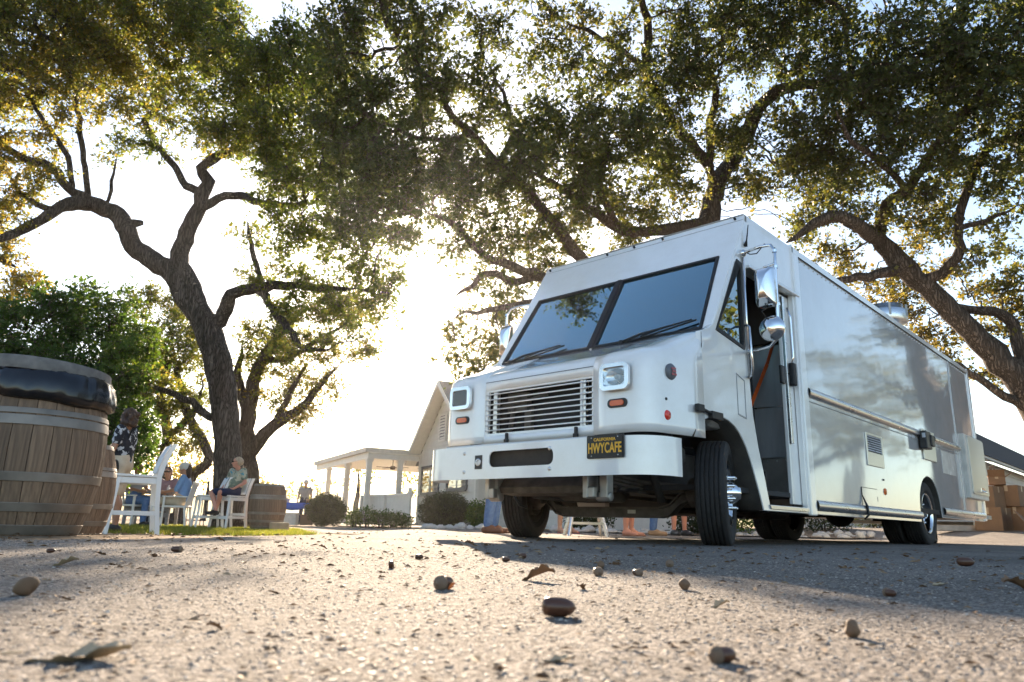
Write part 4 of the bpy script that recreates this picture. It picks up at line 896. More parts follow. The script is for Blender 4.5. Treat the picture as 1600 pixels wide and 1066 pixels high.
B3 = [(1420, 200, 66, 11.4, .3), (1500, 155, 72, 11, .25), (1585, 170, 72, 10.8, .25), (1350, 260, 46, 12, .4), (1432, 290, 46, 12, .45), (1480, 255, 52, 11.6, .35), (1560, 285, 52, 11.6, .3), (1330, 325, 30, 12.6, .5), (1452, 355, 34, 12.4, .6), (1545, 60, 85, 10.4, .2), (1620, 60, 80, 10.4, .2), (1600, 300, 40, 11.6, .3),
      (1570, 430, 30, 13.6, .6), (1480, 425, 28, 14.5, .85), (1420, 470, 40, 15, .85), (1470, 525, 38, 15, .85), (1540, 475, 34, 14.5, .75), (1592, 520, 36, 14.5, .7), (1520, 580, 30, 15, .7), (1360, 440, 30, 14.5, .85), (1570, 380, 26, 12.6, .4), (1700, 200, 90, 11), (1700, 420, 60, 12.5), (1390, 340, 26, 12.6, .5), (1245, 378, 22, 12.6, .5), (1290, 342, 24, 12.6, .45), (1285, 440, 18, 13.2, .6), (1540, 400, 24, 12.4, .5), (1500, 320, 24, 12, .4), (1312, 395, 28, 14.5, .7), (1350, 470, 24, 15.5, .85), (1440, 400, 28, 14, .7), (1512, 442, 28, 14.5, .75), (1562, 540, 32, 15, .75), (1592, 440, 32, 13.5, .5), (1440, 330, 28, 12.4, .5), (1562, 350, 34, 12, .4), (1480, 565, 28, 15.5, .8), (1400, 500, 24, 15.5, .85), (1332, 412, 28, 14.6, .75), (1290, 382, 22, 14.4, .7), (1476, 345, 26, 12.6, .5), (1400, 440, 24, 14.8, .8), (1540, 520, 24, 15, .75)]  # highest tints paint the lower, back leaves as sunlit yellow
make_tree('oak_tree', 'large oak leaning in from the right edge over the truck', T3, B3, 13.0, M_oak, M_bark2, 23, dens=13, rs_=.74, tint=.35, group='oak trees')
# --- slimmer oak just behind the big trunk
T4 = [
    [(392, 815, 15), (390, 740, 13), (384, 690, 12), (392, 620, 11), (412, 560, 9), (440, 520, 7), (470, 490, 5)],
    [(392, 705, 11), (430, 662, 9), (468, 640, 7), (500, 602, 5), (530, 570, 4)],
    [(388, 650, 8), (372, 590, 7), (380, 540, 5)],
    [(430, 662, 5), (455, 610, 5), (480, 570, 4)],
    [(412, 560, 6), (450, 560, 5), (500, 530, 4), (550, 500, 3)],
]
B4 = [(430, 515, 50, None, .5), (500, 510, 50, None, .55), (545, 480, 40, None, .5), (405, 570, 36, None, .5), (470, 590, 42, None, .6), (430, 640, 26, None, .6), (515, 560, 34, None, .65), (560, 545, 24, None, .6), (490, 640, 26, None, .7), (470, 665, 18, None, .7), (395, 520, 30, None, .5), (575, 500, 22, None, .6), (520, 605, 20, None, .7)]
make_tree('oak_tree', 'slim pale oak close behind the big forked trunk', T4, B4, 20.0, M_oak2, M_bark2, 24, dens=8, nper=10, size=.075, tint=.55, group='oak trees')
T5 = [
    [(280, 815, 9), (284, 770, 9), (305, 740, 8), (327, 714, 7), (300, 660, 7), (280, 600, 6), (270, 540, 5)],
    [(255, 815, 10), (252, 740, 9), (262, 680, 8), (250, 620, 7), (262, 560, 6), (240, 510, 4)],
    [(262, 680, 6), (300, 650, 5), (318, 600, 4)],
]
B5 = [(255, 490, 44, None, .45), (300, 500, 30, None, .5), (270, 550, 46, None, .4), (310, 570, 30, None, .5), (235, 560, 40, None, .4), (240, 625, 42, None, .45), (290, 625, 36, None, .5), (270, 680, 30, None, .6), (310, 690, 22, None, .6), (240, 690, 30, None, .5), (300, 740, 18, None, .7)]
make_tree('oak_tree', 'small leafy oak between the green tree and the big trunk', T5, B5, 22.0, M_oak2, M_bark, 25, dens=7, nper=10, size=.085, tint=.5, group='oak trees')
# --- dense green tree at left
T6 = [[(110, 830, 12), (112, 760, 11), (105, 690, 10), (110, 620, 8), (100, 560, 6)], [(108, 740, 7), (160, 690, 6), (185, 620, 5)], [(108, 720, 7), (60, 660, 6), (30, 600, 5)], [(110, 650, 5), (150, 580, 4), (170, 520, 4)], [(105, 640, 5), (70, 560, 4), (40, 520, 3)]]
B6 = [(40, 520, 50, None, .35), (100, 500, 46, None, .4), (160, 500, 46, None, .5), (200, 540, 40, None, .7), (120, 560, 56, None, .35), (50, 590, 56, None, .3), (180, 600, 50, None, .6), (120, 640, 60, None, .35), (205, 660, 36, None, .75), (60, 680, 60, None, .3), (170, 690, 50, None, .5), (130, 465, 24, None, .5), (175, 462, 18, None, .55), (85, 462, 22, None, .5), (0, 500, 40, None, .4), (-20, 600, 60, None, .3), (215, 720, 30, None, .6), (225, 600, 22, None, .8), (220, 510, 16, None, .8), (-10, 690, 60, None, .3)]
make_tree('privet_tree', 'dense bright green tree behind the wine barrels', T6, B6, 14.5, M_green, M_bark, 26, dens=24, nper=14, size=.075, tint=.4)
T7 = [[(-160, 840, 26), (-150, 700, 22), (-130, 560, 18), (-90, 440, 12), (-30, 400, 7), (30, 420, 4)], [(-110, 480, 9), (-40, 470, 6), (30, 470, 4)]]
B7 = [(10, 400, 30, None, .75), (40, 440, 24, None, .8), (0, 450, 34, None, .7), (-60, 420, 50, None, .7), (30, 375, 18, None, .8), (-120, 380, 70)]
make_tree('oak_tree', 'drooping yellow-green branch of an oak at the far left edge', T7, B7, 18.0, M_oak2, M_bark, 27, dens=7, size=.08, tint=.7, group='oak trees')
# --- trees beside and behind the viewpoint: they show in the paint, the glass and the mirrors
def side_tree(x, y, h, rad_, seed, label, lm=M_oak):
    r_ = random.Random(seed); L_ = [[(x, y, -.1, .4), (x + .2, y, h * .2, .34), (x - .1, y + .2, h * .4, .28), (x + .3, y, h * .6, .16), (x + .2, y + .2, h * .8, .08)]]
    B_ = []
    for k in range(6):
        a = k * 1.05 + r_.random(); L_.append([(x, y, h * .38, .2), (x + math.cos(a) * rad_ * .4, y + math.sin(a) * rad_ * .4, h * .52, .12), (x + math.cos(a) * rad_ * .8, y + math.sin(a) * rad_ * .8, h * .62, .06)])
    for k in range(22):
        a = r_.random() * 6.28; q = rad_ * math.sqrt(r_.random()); B_.append((x + math.cos(a) * q, y + math.sin(a) * q, h * (.5 + .42 * r_.random() * (1 - .4 * q / rad_)), rad_ * .26, rad_ * .2))
    return make_tree('oak_tree', label, L_, B_, 0, lm, M_bark, seed, dens=.6, nper=9, nsub=3, size=.17, gaps=None, world=True, group='oak trees', step=.5, sub=.4, twig=False, dk=.7)
side_tree(27, 14, 9.5, 4.6, 31, 'round oak beside the drive, mirrored in the truck flank')
side_tree(22, 22, 10, 4.8, 32, 'tall oak past the truck tail, mirrored in its flank')
side_tree(34, 24, 11, 5, 33, 'distant oak at the end of the drive, mirrored in the truck')
side_tree(23, 11, 6.2, 3.6, 35, 'low bushy oak nearest the truck flank, out at the right')
side_tree(17.5, 8.5, 8.5, 4.2, 38, 'leafy oak just outside the right edge, mirrored in the truck flank')  # unseen tree, added to darken what the flank reflects
side_tree(30, 19, 7, 4.6, 36, 'broad low oak between the tall ones at the right')
side_tree(37, 15, 7.5, 5, 37, 'wide oak far out at the right')
side_tree(-17, 4, 10, 4.6, 34, 'oak beyond the barrels, mirrored in the windscreen')
# ================================================================ house, porch, shed
M_board = mat('white_clapboard', (.66, .64, .60), .6, 0, .06, 5, bump=.1, bscale=30)
M_trimw = mat('white_trim', (.74, .72, .68), .5, 0, .05)
M_soff = mat('soffit_paint', (.72, .68, .60), .6, 0, .05)
M_wframe = mat('dark_window_trim', (.06, .065, .08), .5)
M_shingle = mat('grey_shingle', (.10, .10, .11), .9, 0, .3, 18, bump=.4, bscale=40)
M_shingd = mat('dark_shingle', (.035, .036, .042), .9, 0, .3, 18, bump=.4, bscale=40)
M_pane = glass_mat('house_glass', (.5, .55, .58), 2.5)
M_curt = mat('curtain', (.5, .5, .5), .8, 0, .1, 20, stretch=(8, 8, .3))
M_conc = mat('concrete', (.42, .39, .35), .85, 0, .15, 6, bump=.3, bscale=60)

AZH = R(153); U_ = Vector((math.sin(AZH), math.cos(AZH), 0)); DH = 26.5
C0 = at(651, 818, DH); C0.z = 0
hrot = math.atan2(U_.y, U_.x)
house = empty('house', C0, hrot, label='white clapboard house with steep gable and small roof cupola', cat='house')
LW, ZE, ZA, LY = 5.0, 2.5, 4.62, 9.0
HM = Matrix.Translation(C0) @ Matrix.Rotation(hrot, 4, 'Z'); HI = HM.inverted()
def on_gable(u, v, y=0):                     # where a ray from the camera meets the gable plane
    o = HI @ Vector((0, 0, CAM_H)); d = HI.to_3x3() @ ray(u, v); t = (y - o.y) / d.y; return o + d * t
wall = MB(); wall.b2((0, .03, 0), (LW, .2, ZE)); wall.add([(0, .03, ZE), (LW, .03, ZE), (LW / 2, .03, ZA), (0, .2, ZE), (LW, .2, ZE), (LW / 2, .2, ZA)], [(0, 1, 2), (3, 5, 4), (0, 2, 5, 3), (1, 4, 5, 2)])
wall.b2((0, .2, 0), (.15, LY, ZE)); wall.b2((LW - .15, .2, 0), (LW, LY, ZE)); wall.b2((.15, LY - .15, 0), (LW - .15, LY, ZE))
hw = wall.build('wall', M_board, house)
n = 20; z = .12; hgt = .235
while z < ZA - .15:
    zt = z + hgt; x0, x1 = 0.0, LW
    def hwid(zz): 
        if zz <= ZE: return 0, LW
        k = (zz - ZE) / (ZA - ZE); return LW / 2 * k, LW - LW / 2 * k
    a0, a1 = hwid(z); b0, b1 = hwid(min(zt, ZA - .02))
    V = [(a0, -.022, z), (a1, -.022, z), (b1, .005, zt), (b0, .005, zt), (a0, .03, z), (a1, .03, z), (b1, .03, zt), (b0, .03, zt)]
    MB().add(V, [(0, 1, 2, 3), (4, 7, 6, 5), (0, 4, 5, 1), (3, 2, 6, 7), (0, 3, 7, 4), (1, 5, 6, 2)]).build('plank', M_board, house)
    z = zt - .004
for x in (-.02, LW - .06): MB().b2((x, -.04, 0), (x + .1, .06, ZE)).build('corner_board', M_trimw, house)
# roof
ov, oe, th = .42, .5, .14; sl_ = (ZA - ZE) / (LW / 2)
for s in (-1, 1):
    xe = LW / 2 + s * (LW / 2 + oe); ze = ZE - oe * sl_
    A = [(LW / 2, -ov, ZA + .05), (xe, -ov, ze + .05), (xe, LY + ov, ze + .05), (LW / 2, LY + ov, ZA + .05)]
    rf = MB().add(A + [(p[0], p[1], p[2] + th) for p in A], [(0, 1, 2, 3), (7, 6, 5, 4), (0, 4, 5, 1), (1, 5, 6, 2), (2, 6, 7, 3), (3, 7, 4, 0)]).build('roof', M_shingle, house)
    B = [(LW / 2, -ov + .01, ZA + .035), (xe - s * .01, -ov + .01, ze + .035), (xe - s * .01, 0, ze + .035), (LW / 2, 0, ZA + .035)]
    MB().add(B + [(p[0], p[1], p[2] + .013) for p in B], [(0, 1, 2, 3), (7, 6, 5, 4), (0, 4, 5, 1), (1, 5, 6, 2), (2, 6, 7, 3), (3, 7, 4, 0)]).build('soffit', M_soff, rf)
    MB().add([(LW / 2, -ov - .03, ZA + .02), (xe, -ov - .03, ze + .02), (xe, -ov - .03, ze + .20), (LW / 2, -ov - .03, ZA + .2), (LW / 2, -ov - .003, ZA + .02), (xe, -ov - .003, ze + .02), (xe, -ov - .003, ze + .20), (LW / 2, -ov - .003, ZA + .2)], [(0, 1, 2, 3), (7, 6, 5, 4), (0, 4, 5, 1), (2, 6, 7, 3), (1, 5, 6, 2), (0, 3, 7, 4)]).build('rake_board', M_trimw, rf)
# louvre vent in the gable
lv = on_gable(694, 652); lv_x = min(max(lv.x, 1.8), 3.2)
vf = MB().plate([(lv_x - .32, 2.8), (lv_x + .32, 2.8), (lv_x + .32, 3.75), (lv_x - .32, 3.75)], [[(lv_x - .25, 2.87), (lv_x + .25, 2.87), (lv_x + .25, 3.68), (lv_x - .25, 3.68)]], lambda a, b, t: (a, -.06 + t, b), .05).build('gable_vent', M_trimw, house)
MB().b2((lv_x - .25, -.03, 2.87), (lv_x + .25, -.024, 3.68)).build('vent_backing', M_wframe, vf)
for i in range(8):
    z = 2.89 + i * .1; MB().add([(lv_x - .25, -.07, z), (lv_x + .25, -.07, z), (lv_x + .25, -.03, z + .07), (lv_x - .25, -.03, z + .07), (lv_x - .25, -.06, z - .01), (lv_x + .25, -.06, z - .01), (lv_x + .25, -.02, z + .06), (lv_x - .25, -.02, z + .06)], [(0, 1, 2, 3), (7, 6, 5, 4), (0, 4, 5, 1), (1, 5, 6, 2), (2, 6, 7, 3), (3, 7, 4, 0)]).build('slat', M_trimw, vf)
def window(parent, x0, x1, z0, z1, y=-.05, nm=2):
    f = MB().plate([(x0 - .09, z0 - .09), (x1 + .09, z0 - .09), (x1 + .09, z1 + .09), (x0 - .09, z1 + .09)], [[(x0, z0), (x1, z0), (x1, z1), (x0, z1)]], lambda a, b, t: (a, y + t, b), .07).build('window', M_wframe, parent, bevel=.006)
    MB().b2((x0, y + .03, z0), (x1, y + .036, z1)).build('pane', M_pane, f); MB().b2((x0, y + .062, z0), (x1, y + .066, z1)).build('curtain', M_curt, f)
    for i in range(1, nm): x = x0 + (x1 - x0) * i / nm; MB().b2((x - .02, y + .012, z0), (x + .02, y + .029, z1)).build('mullion', M_trimw, f)
    MB().b2((x0 - .12, y - .06, z0 - .14), (x1 + .12, y, z0 - .092)).build('sill', M_wframe, f)
a = on_gable(660, 730); b = on_gable(686, 772); window(house, a.x + .1, b.x - .1, b.z + .08, a.z - .08)
a = on_gable(699, 742); b = on_gable(731, 764); window(house, a.x + .1, b.x - .1, b.z + .06, b.z + 1.3)
# cupola on the ridge
cx, cyy = LW / 2, 2.3; cu = MB().box((cx, cyy, ZA + .25), (1.0, 1.0, 1.0)).build('cupola_base', M_board, house)
for sx in (-1, 1):
    for sy in (-1, 1): MB().box((cx + sx * .4, cyy + sy * .4, ZA + 1.1), (.1, .1, .72)).build('cupola_post', M_trimw, cu)
MB().add([(cx - .75, cyy - .75, ZA + 1.46), (cx + .75, cyy - .75, ZA + 1.46), (cx + .75, cyy + .75, ZA + 1.46), (cx - .75, cyy + .75, ZA + 1.46), (cx, cyy, ZA + 2.15)], [(3, 2, 1, 0), (0, 1, 4), (1, 2, 4), (2, 3, 4), (3, 0, 4)]).build('cupola_roof', M_shingle, cu)
# lean-to wing on the truck side
wg = MB().b2((LW + .005, .6, 0), (LW + 6, .8, 2.4)).build('wing_wall', M_board, house)
for i in range(10): MB().add([(LW + .005, .575, .1 + i * .235), (LW + 6, .575, .1 + i * .235), (LW + 6, .597, .33 + i * .235), (LW + .005, .597, .33 + i * .235), (LW + .005, .5995, .1 + i * .235), (LW + 6, .5995, .1 + i * .235)], [(0, 1, 2, 3), (0, 4, 5, 1)]).build('plank', M_board, house)
MB().add([(LW + .01, .2, 2.35), (LW + 6.3, .2, 2.35), (LW + 6.3, 4, 3.4), (LW + .01, 4, 3.4), (LW + .01, .2, 2.47), (LW + 6.3, .2, 2.47), (LW + 6.3, 4, 3.52), (LW + .01, 4, 3.52)], [(0, 3, 2, 1), (4, 5, 6, 7), (0, 1, 5, 4), (1, 2, 6, 5), (2, 3, 7, 6), (3, 0, 4, 7)]).build('wing_roof', M_shingle, house)
# porch
porch = empty('porch', C0, hrot, label='open white porch with four square posts beside the house', cat='porch')
PZ = 2.42
pr = MB().b2((-8.2, -1.95, PZ), (.05, 4.5, PZ + .06)).build('ceiling', M_soff, porch)
MB().b2((-8.3, -2.05, PZ + .06), (.0, 4.6, PZ + .22)).build('roof', mat('porch_roof_edge', (.55, .52, .47), .6), porch)
MB().b2((-8.2, -1.95, PZ - .16), (.03, -1.80, PZ - .002)).build('beam', M_trimw, porch); MB().b2((-.12, -1.79, PZ - .16), (.03, -.06, PZ - .002)).build('beam', M_trimw, porch)
for (x, y) in ((-.1, -.72), (-.1, -1.86), (-3.0, -1.86), (-6.0, -1.86)):
    p = MB().b2((x - .09, y - .09, 0), (x + .09, y + .09, PZ - .165)).build('post', M_trimw, porch, bevel=.01)
    MB().b2((x - .12, y - .12, PZ - .26), (x + .12, y + .12, PZ - .166)).build('capital', M_trimw, p)
MB().b2((-8.2, -1.9, 0), (-.05, 4.5, .06)).build('deck', M_conc, porch)
def ceiling_fan(x, y, lab):
    fn = empty('ceiling_fan', HM @ Vector((x, y, PZ)), hrot, label=lab, cat='fan', group='porch ceiling fans')
    MB().lathe([(.05, 0), (.05, -.04), (.015, -.05), (.015, -.25), (.09, -.27), (.11, -.33), (.09, -.39), (0, -.41)], 14).build('motor', mat('fan_bronze', (.06, .04, .03), .5), fn)
    for k in range(5):
        a = k * 1.257 + x; MB().box((math.cos(a) * .38, math.sin(a) * .38, -.32), (.5, .13, .012), Matrix.Rotation(a, 3, 'Z')).build('blade', mat('fan_bronze', (.06, .04, .03), .5), fn)
ceiling_fan(-1.6, -.5, 'dark ceiling fan under the porch, the one nearer the open side'); ceiling_fan(-.9, .9, 'dark ceiling fan under the porch, the one nearer the house wall')
# white board fence by the porch
fa, fb = Vector((gx(566, 26.5), 26.5, 0)), Vector((gx(641, 23.0), 23.0, 0)); fr_ = math.atan2(fb.y - fa.y, fb.x - fa.x); FL = (fb - fa).length
fence = empty('board_fence', fa, fr_, label='low white board fence between porch and round bush', cat='fence')
MB().b2((-.02, -.06, .92), (FL, .06, 1.0)).build('cap_rail', M_trimw, fence)
k = 0; x = 0
while x < FL - .1: MB().b2((x, -.02, .08), (min(x + .285, FL), .02, .918)).build('board', M_trimw, fence); x += .29
for x in (-.05, FL * .5, FL): MB().b2((x - .06, -.10, 0), (x + .06, -.022, 1.0 if x < FL else 1.16)).build('post', M_trimw, fence)
# shed at right
sd = at(1527, 836, 20.5); SZ0 = ground_z(sd.x, sd.y); srot = R(90 - 43.5)
shed = empty('shed', (sd.x, sd.y, SZ0), srot, label='white clapboard shed with dark shingle roof behind the cardboard boxes', cat='shed')
MB().b2((0, .03, 0), (14, .2, 2.1)).b2((0, .2, 0), (.17, 5, 2.1)).build('wall', M_board, shed)
for i in range(9):
    z = .05 + i * .228; MB().add([(-.01, -.02, z), (14, -.02, z), (14, .004, z + .228), (-.01, .004, z + .228), (-.01, .03, z), (14, .03, z), (14, .03, z + .228), (-.01, .03, z + .228)], [(0, 1, 2, 3), (0, 4, 5, 1), (3, 2, 6, 7), (0, 3, 7, 4)]).build('plank', M_board, shed)
MB().b2((-.3, -.42, 2.02), (14.3, -.30, 2.1)).build('fascia', M_trimw, shed)
MB().loft([[(x, -.46, 2.08), (x, -.42, 2.14), (x, -.12, 2.82), (x, .1, 2.9), (x, 3.4, 3.5), (x, 3.4, 3.4), (x, .1, 2.75), (x, -.2, 2.10), (x, -.46, 2.08)] for x in (-.4, 14.4)], False).build('roof', M_shingd, shed)
# kerb in front of it
ka = at(1455, 832, 15.0); kb = at(1720, 840, 17.5); kl = Vector((kb.x - ka.x, kb.y - ka.y, 0))
kz = ground_z(ka.x + kl.x * .3, ka.y + kl.y * .3)
kerb = MB().bar((ka.x, ka.y, kz + .05), (kb.x, kb.y, kz + .08), .22, .18).build('kerb', M_conc, None, bevel=.02); tag(kerb, kind='structure')

# ================================================================ far country
def hill_z(x, y):
    return -1.0 + 7.5 * math.exp(-((y - 150) / 42) ** 2) * (.75 + .25 * math.sin(x * .02 + 1.0)) + .5 * math.sin(x * .11) * math.exp(-((y - 150) / 60) ** 2)
M_vine = mat('vineyard_slope', (.20, .19, .045), .9, 0, .3, .35, col2=(.34, .26, .05), stretch=(1, 4, 1))
sheet('hill', list(np.linspace(-190, 120, 80)), list(np.linspace(70, 230, 40)), 0, M_vine, hill_z)
def shrub(name, label, cat, c, rad, n, size, m, seed, tint=.4, shape=1.0, group=None, flat=.0, stems=0):
    rng = np.random.default_rng(seed); root = empty(name, c, 0, None, label, cat, group)
    d = rng.normal(0, 1, (n, 3)); d /= np.linalg.norm(d, axis=1, keepdims=True); d[:, 2] = np.maximum(d[:, 2], -.85)
    lump = 1 + .10 * np.sin(d[:, 0] * 5 + seed) * np.sin(d[:, 1] * 6) + .06 * np.sin(d[:, 2] * 11 + d[:, 0] * 7)
    q = d * (shape + (1 - shape) * rng.random((n, 1)) ** .6) * lump[:, None] * np.array(rad); q[:, 2] += rad[2] * .95
    q[:, 2] = np.maximum(q[:, 2], .02)
    leaves('foliage', q, 6, size * .9, size, m, root, np.full(n, tint) + rng.normal(0, .12, n), None, rng)
    st = MB(); k = max(3, stems)
    for i in range(k):
        a = 6.28 * i / k; st.tube([(math.cos(a) * .04, math.sin(a) * .04, -.05), (math.cos(a) * rad[0] * .35, math.sin(a) * rad[1] * .35, rad[2]), (math.cos(a) * rad[0] * .6, math.sin(a) * rad[1] * .6, rad[2] * 1.5)], [.025, .015, .006], 5)
    tag(st.build('stems', M_bark, root, fix=False), kind='stuff'); return root
# clipped bushes
c = at(696, 822, 17.0); c.z = 0; shrub('round_bush', 'clipped dark green round bush in front of the house wall', 'bush', c, (.58, .5, .40), 2600, .035, M_box, 41, .5, .9)
sp = MB().sphere((0, 0, .38), 1, 16, 10, (.50, .43, .35)); tag(sp.build('shade_core', mat('bush_shadow', (.02, .02, .012), 1), bpy.data.objects['round_bush']), kind='stuff')  # dark solid core painted as the shade inside the bush
c = at(508, 818, 25.0); c.z = -.05; b_ = shrub('hedge', 'boxy dark hedge beside the blue table', 'hedge', c, (.62, .6, .5), 2200, .05, M_box, 42, .55, .9)
tag(MB().sphere((0, 0, .48), 1, 16, 10, (.54, .52, .44)).build('shade_core', mat('bush_shadow', (.02, .02, .012), 1), b_), kind='stuff')  # same dark core, standing in for shade within the hedge
for i, (u, w, h, t, lab) in enumerate(((553, .22, .32, .95, 'yellow-green low shrub left of the bed by the fence'), (573, .34, .42, .55, 'tall leafy shrub in the bed, second from the yellow one'), (594, .36, .34, .45, 'spreading leafy shrub in the middle of the bed by the fence'), (612, .34, .30, .4, 'low dark shrub right of the bed middle'), (630, .28, .26, .5, 'small shrub at the fence post end of the bed'))):
    c = at(u, 820, 21.5); c.z = 0; shrub('garden_shrub', lab, 'shrub', c, (w, w, h * .62), 170, .06, M_green, 50 + i, t, .5, 'shrubs in the bed by the porch')
for i, (u, Y, w, h, t, lab) in enumerate(((746, 16.4, .2, .3, .6, 'straggly shrub between the round bush and the jeans'), (920, 15.5, .5, .30, .35, 'low dark shrub seen under the truck bumper'), (1085, 16.0, .5, .34, .4, 'shrub seen under the truck behind the front tyre'), (1150, 16.5, .55, .4, .8, 'yellowish shrub seen under the truck cab door'), (1290, 17.5, .7, .4, .35, 'shrub seen under the truck box'), (1370, 18.5, .7, .4, .4, 'shrub seen under the truck ahead of the rear tyres'))):
    c = at(u, 828, Y); c.z = ground_z(c.x, c.y); shrub('garden_shrub', lab, 'shrub', c, (w, w, h), 380, .06, M_green if t > .5 else M_box, 60 + i, t, .5, 'shrubs in the stone-edged bed behind the truck')
# edging stones
M_rock = mat('pale_stone', (.5, .48, .45), .85, 0, .2, 6, bump=.5, bscale=20)
rk = random.Random(9); base_rock = []
for k in range(4):
    m_ = MB().sphere((0, 0, .5), 1, 9, 6, (1, .8, .62)); m_.v = [(x * (1 + .22 * math.sin(7 * y + k)), y * (1 + .2 * math.sin(6 * z + 2 * k)), z * (1 + .2 * math.sin(5 * x + k))) for x, y, z in m_.v]
    me = m_.mesh('rock'); me.materials.append(M_rock); base_rock.append(me)
spots = [(rk.uniform(662, 765), rk.uniform(15.2, 16.2)) for _ in range(26)] + [(rk.uniform(865, 1075), rk.uniform(13.9, 14.8)) for _ in range(46)] + [(rk.uniform(1150, 1420), rk.uniform(14.6, 16.5)) for _ in range(46)]
for i, (u, Y) in enumerate(spots):
    p = at(u, 820 + (u - 800) * .0264, Y); o = link('edging_stone', base_rock[i % 4]); s_ = rk.uniform(.05, .14); o.scale = (s_ * rk.uniform(.8, 1.4), s_, s_ * rk.uniform(.6, 1)); o.location = (p.x, p.y, ground_z(p.x, p.y) - .01); o.rotation_euler = (0, 0, rk.random() * 6)
    a_, b2_ = (('beside the round bush', 'rounded pale stone edging the bed beside the round bush') if u < 800 else ('seen under bumper', 'rounded pale stone edging the bed seen under the truck front axle') if u < 1100 else ('seen under box', 'rounded pale stone edging the bed seen under the truck box'))
    tag(o, b2_, 'stone', 'edging stones ' + a_)
# far trees
def far_tree(u, v, Y, h, w, seed, label, m=M_oak2, t=.6):
    p = at(u, v, Y); rng = random.Random(seed); z0 = p.z
    L_ = [[(p.x, p.y, z0 - .3, .05 * h), (p.x + .1, p.y, z0 + h * .4, .035 * h), (p.x, p.y, z0 + h * .8, .012 * h)]]
    B_ = [(p.x + rng.uniform(-w, w) * .7, p.y + rng.uniform(-w, w) * .5, z0 + h * rng.uniform(.45, .95), w * .35, w * .3, t) for _ in range(9)]
    make_tree('distant_tree', label, L_, B_, 0, m, M_bark, seed, dens=.5, nper=8, nsub=3, size=.10 * math.sqrt(Y / 10), gaps=None, world=True, group='distant trees', step=.5, sub=.35, twig=False, dk=.6)
far_tree(492, 800, 60, 2.6, 1.6, 71, 'small pale tree on the hill above the hedge'); far_tree(555, 800, 55, 4.2, 1.6, 72, 'thin tree seen between the porch posts, the left one'); far_tree(635, 800, 55, 2.8, 1.6, 73, 'thin tree seen under the porch beside the house')
for i, (u, Y, h, w, t, lab) in enumerate(((245, 40, 3.2, 1.8, .9, 'orange autumn tree behind the far table, left of three'), (283, 42, 3.6, 2.0, .95, 'orange autumn tree behind the far table, middle of three'), (318, 41, 3.0, 1.8, .9, 'orange autumn tree close left of the big trunk'), (420, 70, 3.6, 3.0, .8, 'yellow bushy tree right of the big trunk'))):
    far_tree(u, 806, Y, h, w, 80 + i, lab, M_oak2, t)
# lawn
lw = []
for i in range(9000):
    x = RNG.uniform(-9.5, -2.2); y = RNG.uniform(9.6, 17)
    if x < left_edge(y) - .25 and y > 9.7 + .35 * math.sin(x * 1.7) + (x + 6) * .0: lw.append((x, y))
lw = np.array(lw); nb = 4; P = np.repeat(lw, nb, 0) + RNG.normal(0, .03, (len(lw) * nb, 2)); zz = np.array([ground_z(x, y) for x, y in P]); n = len(P)
an = RNG.random(n) * 6.28; hh = .025 + .05 * RNG.random(n); wd = .006
V = np.stack([np.stack([P[:, 0] - np.cos(an) * wd, P[:, 1] - np.sin(an) * wd, zz], -1), np.stack([P[:, 0] + np.cos(an) * wd, P[:, 1] + np.sin(an) * wd, zz], -1), np.stack([P[:, 0] + RNG.normal(0, .02, n), P[:, 1] + RNG.normal(0, .02, n), zz + hh], -1)], 1)
M_grass = leaf_mat('lawn_grass', [(.06, .10, .015), (.09, .14, .02), (.14, .16, .03)], [(.15, .2, .02), (.24, .26, .03), (.36, .32, .05)], .5)
tag(bulk('lawn_grass', V.reshape(-1, 3), np.arange(n * 3).reshape(-1, 3), M_grass, None, np.repeat(RNG.random(n), 3)), 'short sunlit green lawn grass under the tall chairs', 'grass', kind='stuff')
# ================================================================ barrels
def wood_mat(name, c1, c2, stretch=(22, 22, 1.2)):
    m = mat(name, c1, .75, 0, .2, 3.0, bump=.35, bscale=9, col2=c2, stretch=stretch, bdist=.004)
    N, L = nodes_of(m); oi = N.new('ShaderNodeObjectInfo'); b = N['Principled BSDF']; old = b.inputs['Base Color'].links[0].from_socket
    mr = N.new('ShaderNodeMapRange'); mr.inputs[3].default_value = .72; mr.inputs[4].default_value = 1.2; L.new(oi.outputs['Random'], mr.inputs[0])
    mu = N.new('ShaderNodeMix'); mu.data_type = 'RGBA'; mu.blend_type = 'MULTIPLY'; mu.inputs[0].default_value = 1; L.new(old, mu.inputs[6]); L.new(mr.outputs[0], mu.inputs[7]); L.new(mu.outputs[2], b.inputs['Base Color']); return m
M_stave = wood_mat('weathered_oak_stave', (.115, .07, .043), (.26, .17, .105))
M_hoop = mat('galvanised_hoop', (.25, .215, .18), .55, .4, .3, 7, bump=.1, bscale=30)
M_greywood = wood_mat('silvered_wood', (.12, .11, .10), (.23, .21, .19), (6, 6, 6))
M_bag = mat('black_bin_bag', (.008, .008, .01), .22, 0, .2, 5, spec=.6)
BH, BR0, BR1 = .88, .285, .365
def br(z): t = z / BH * 2 - 1; return BR1 - (BR1 - BR0) * abs(t) ** 2.1
NS = 24
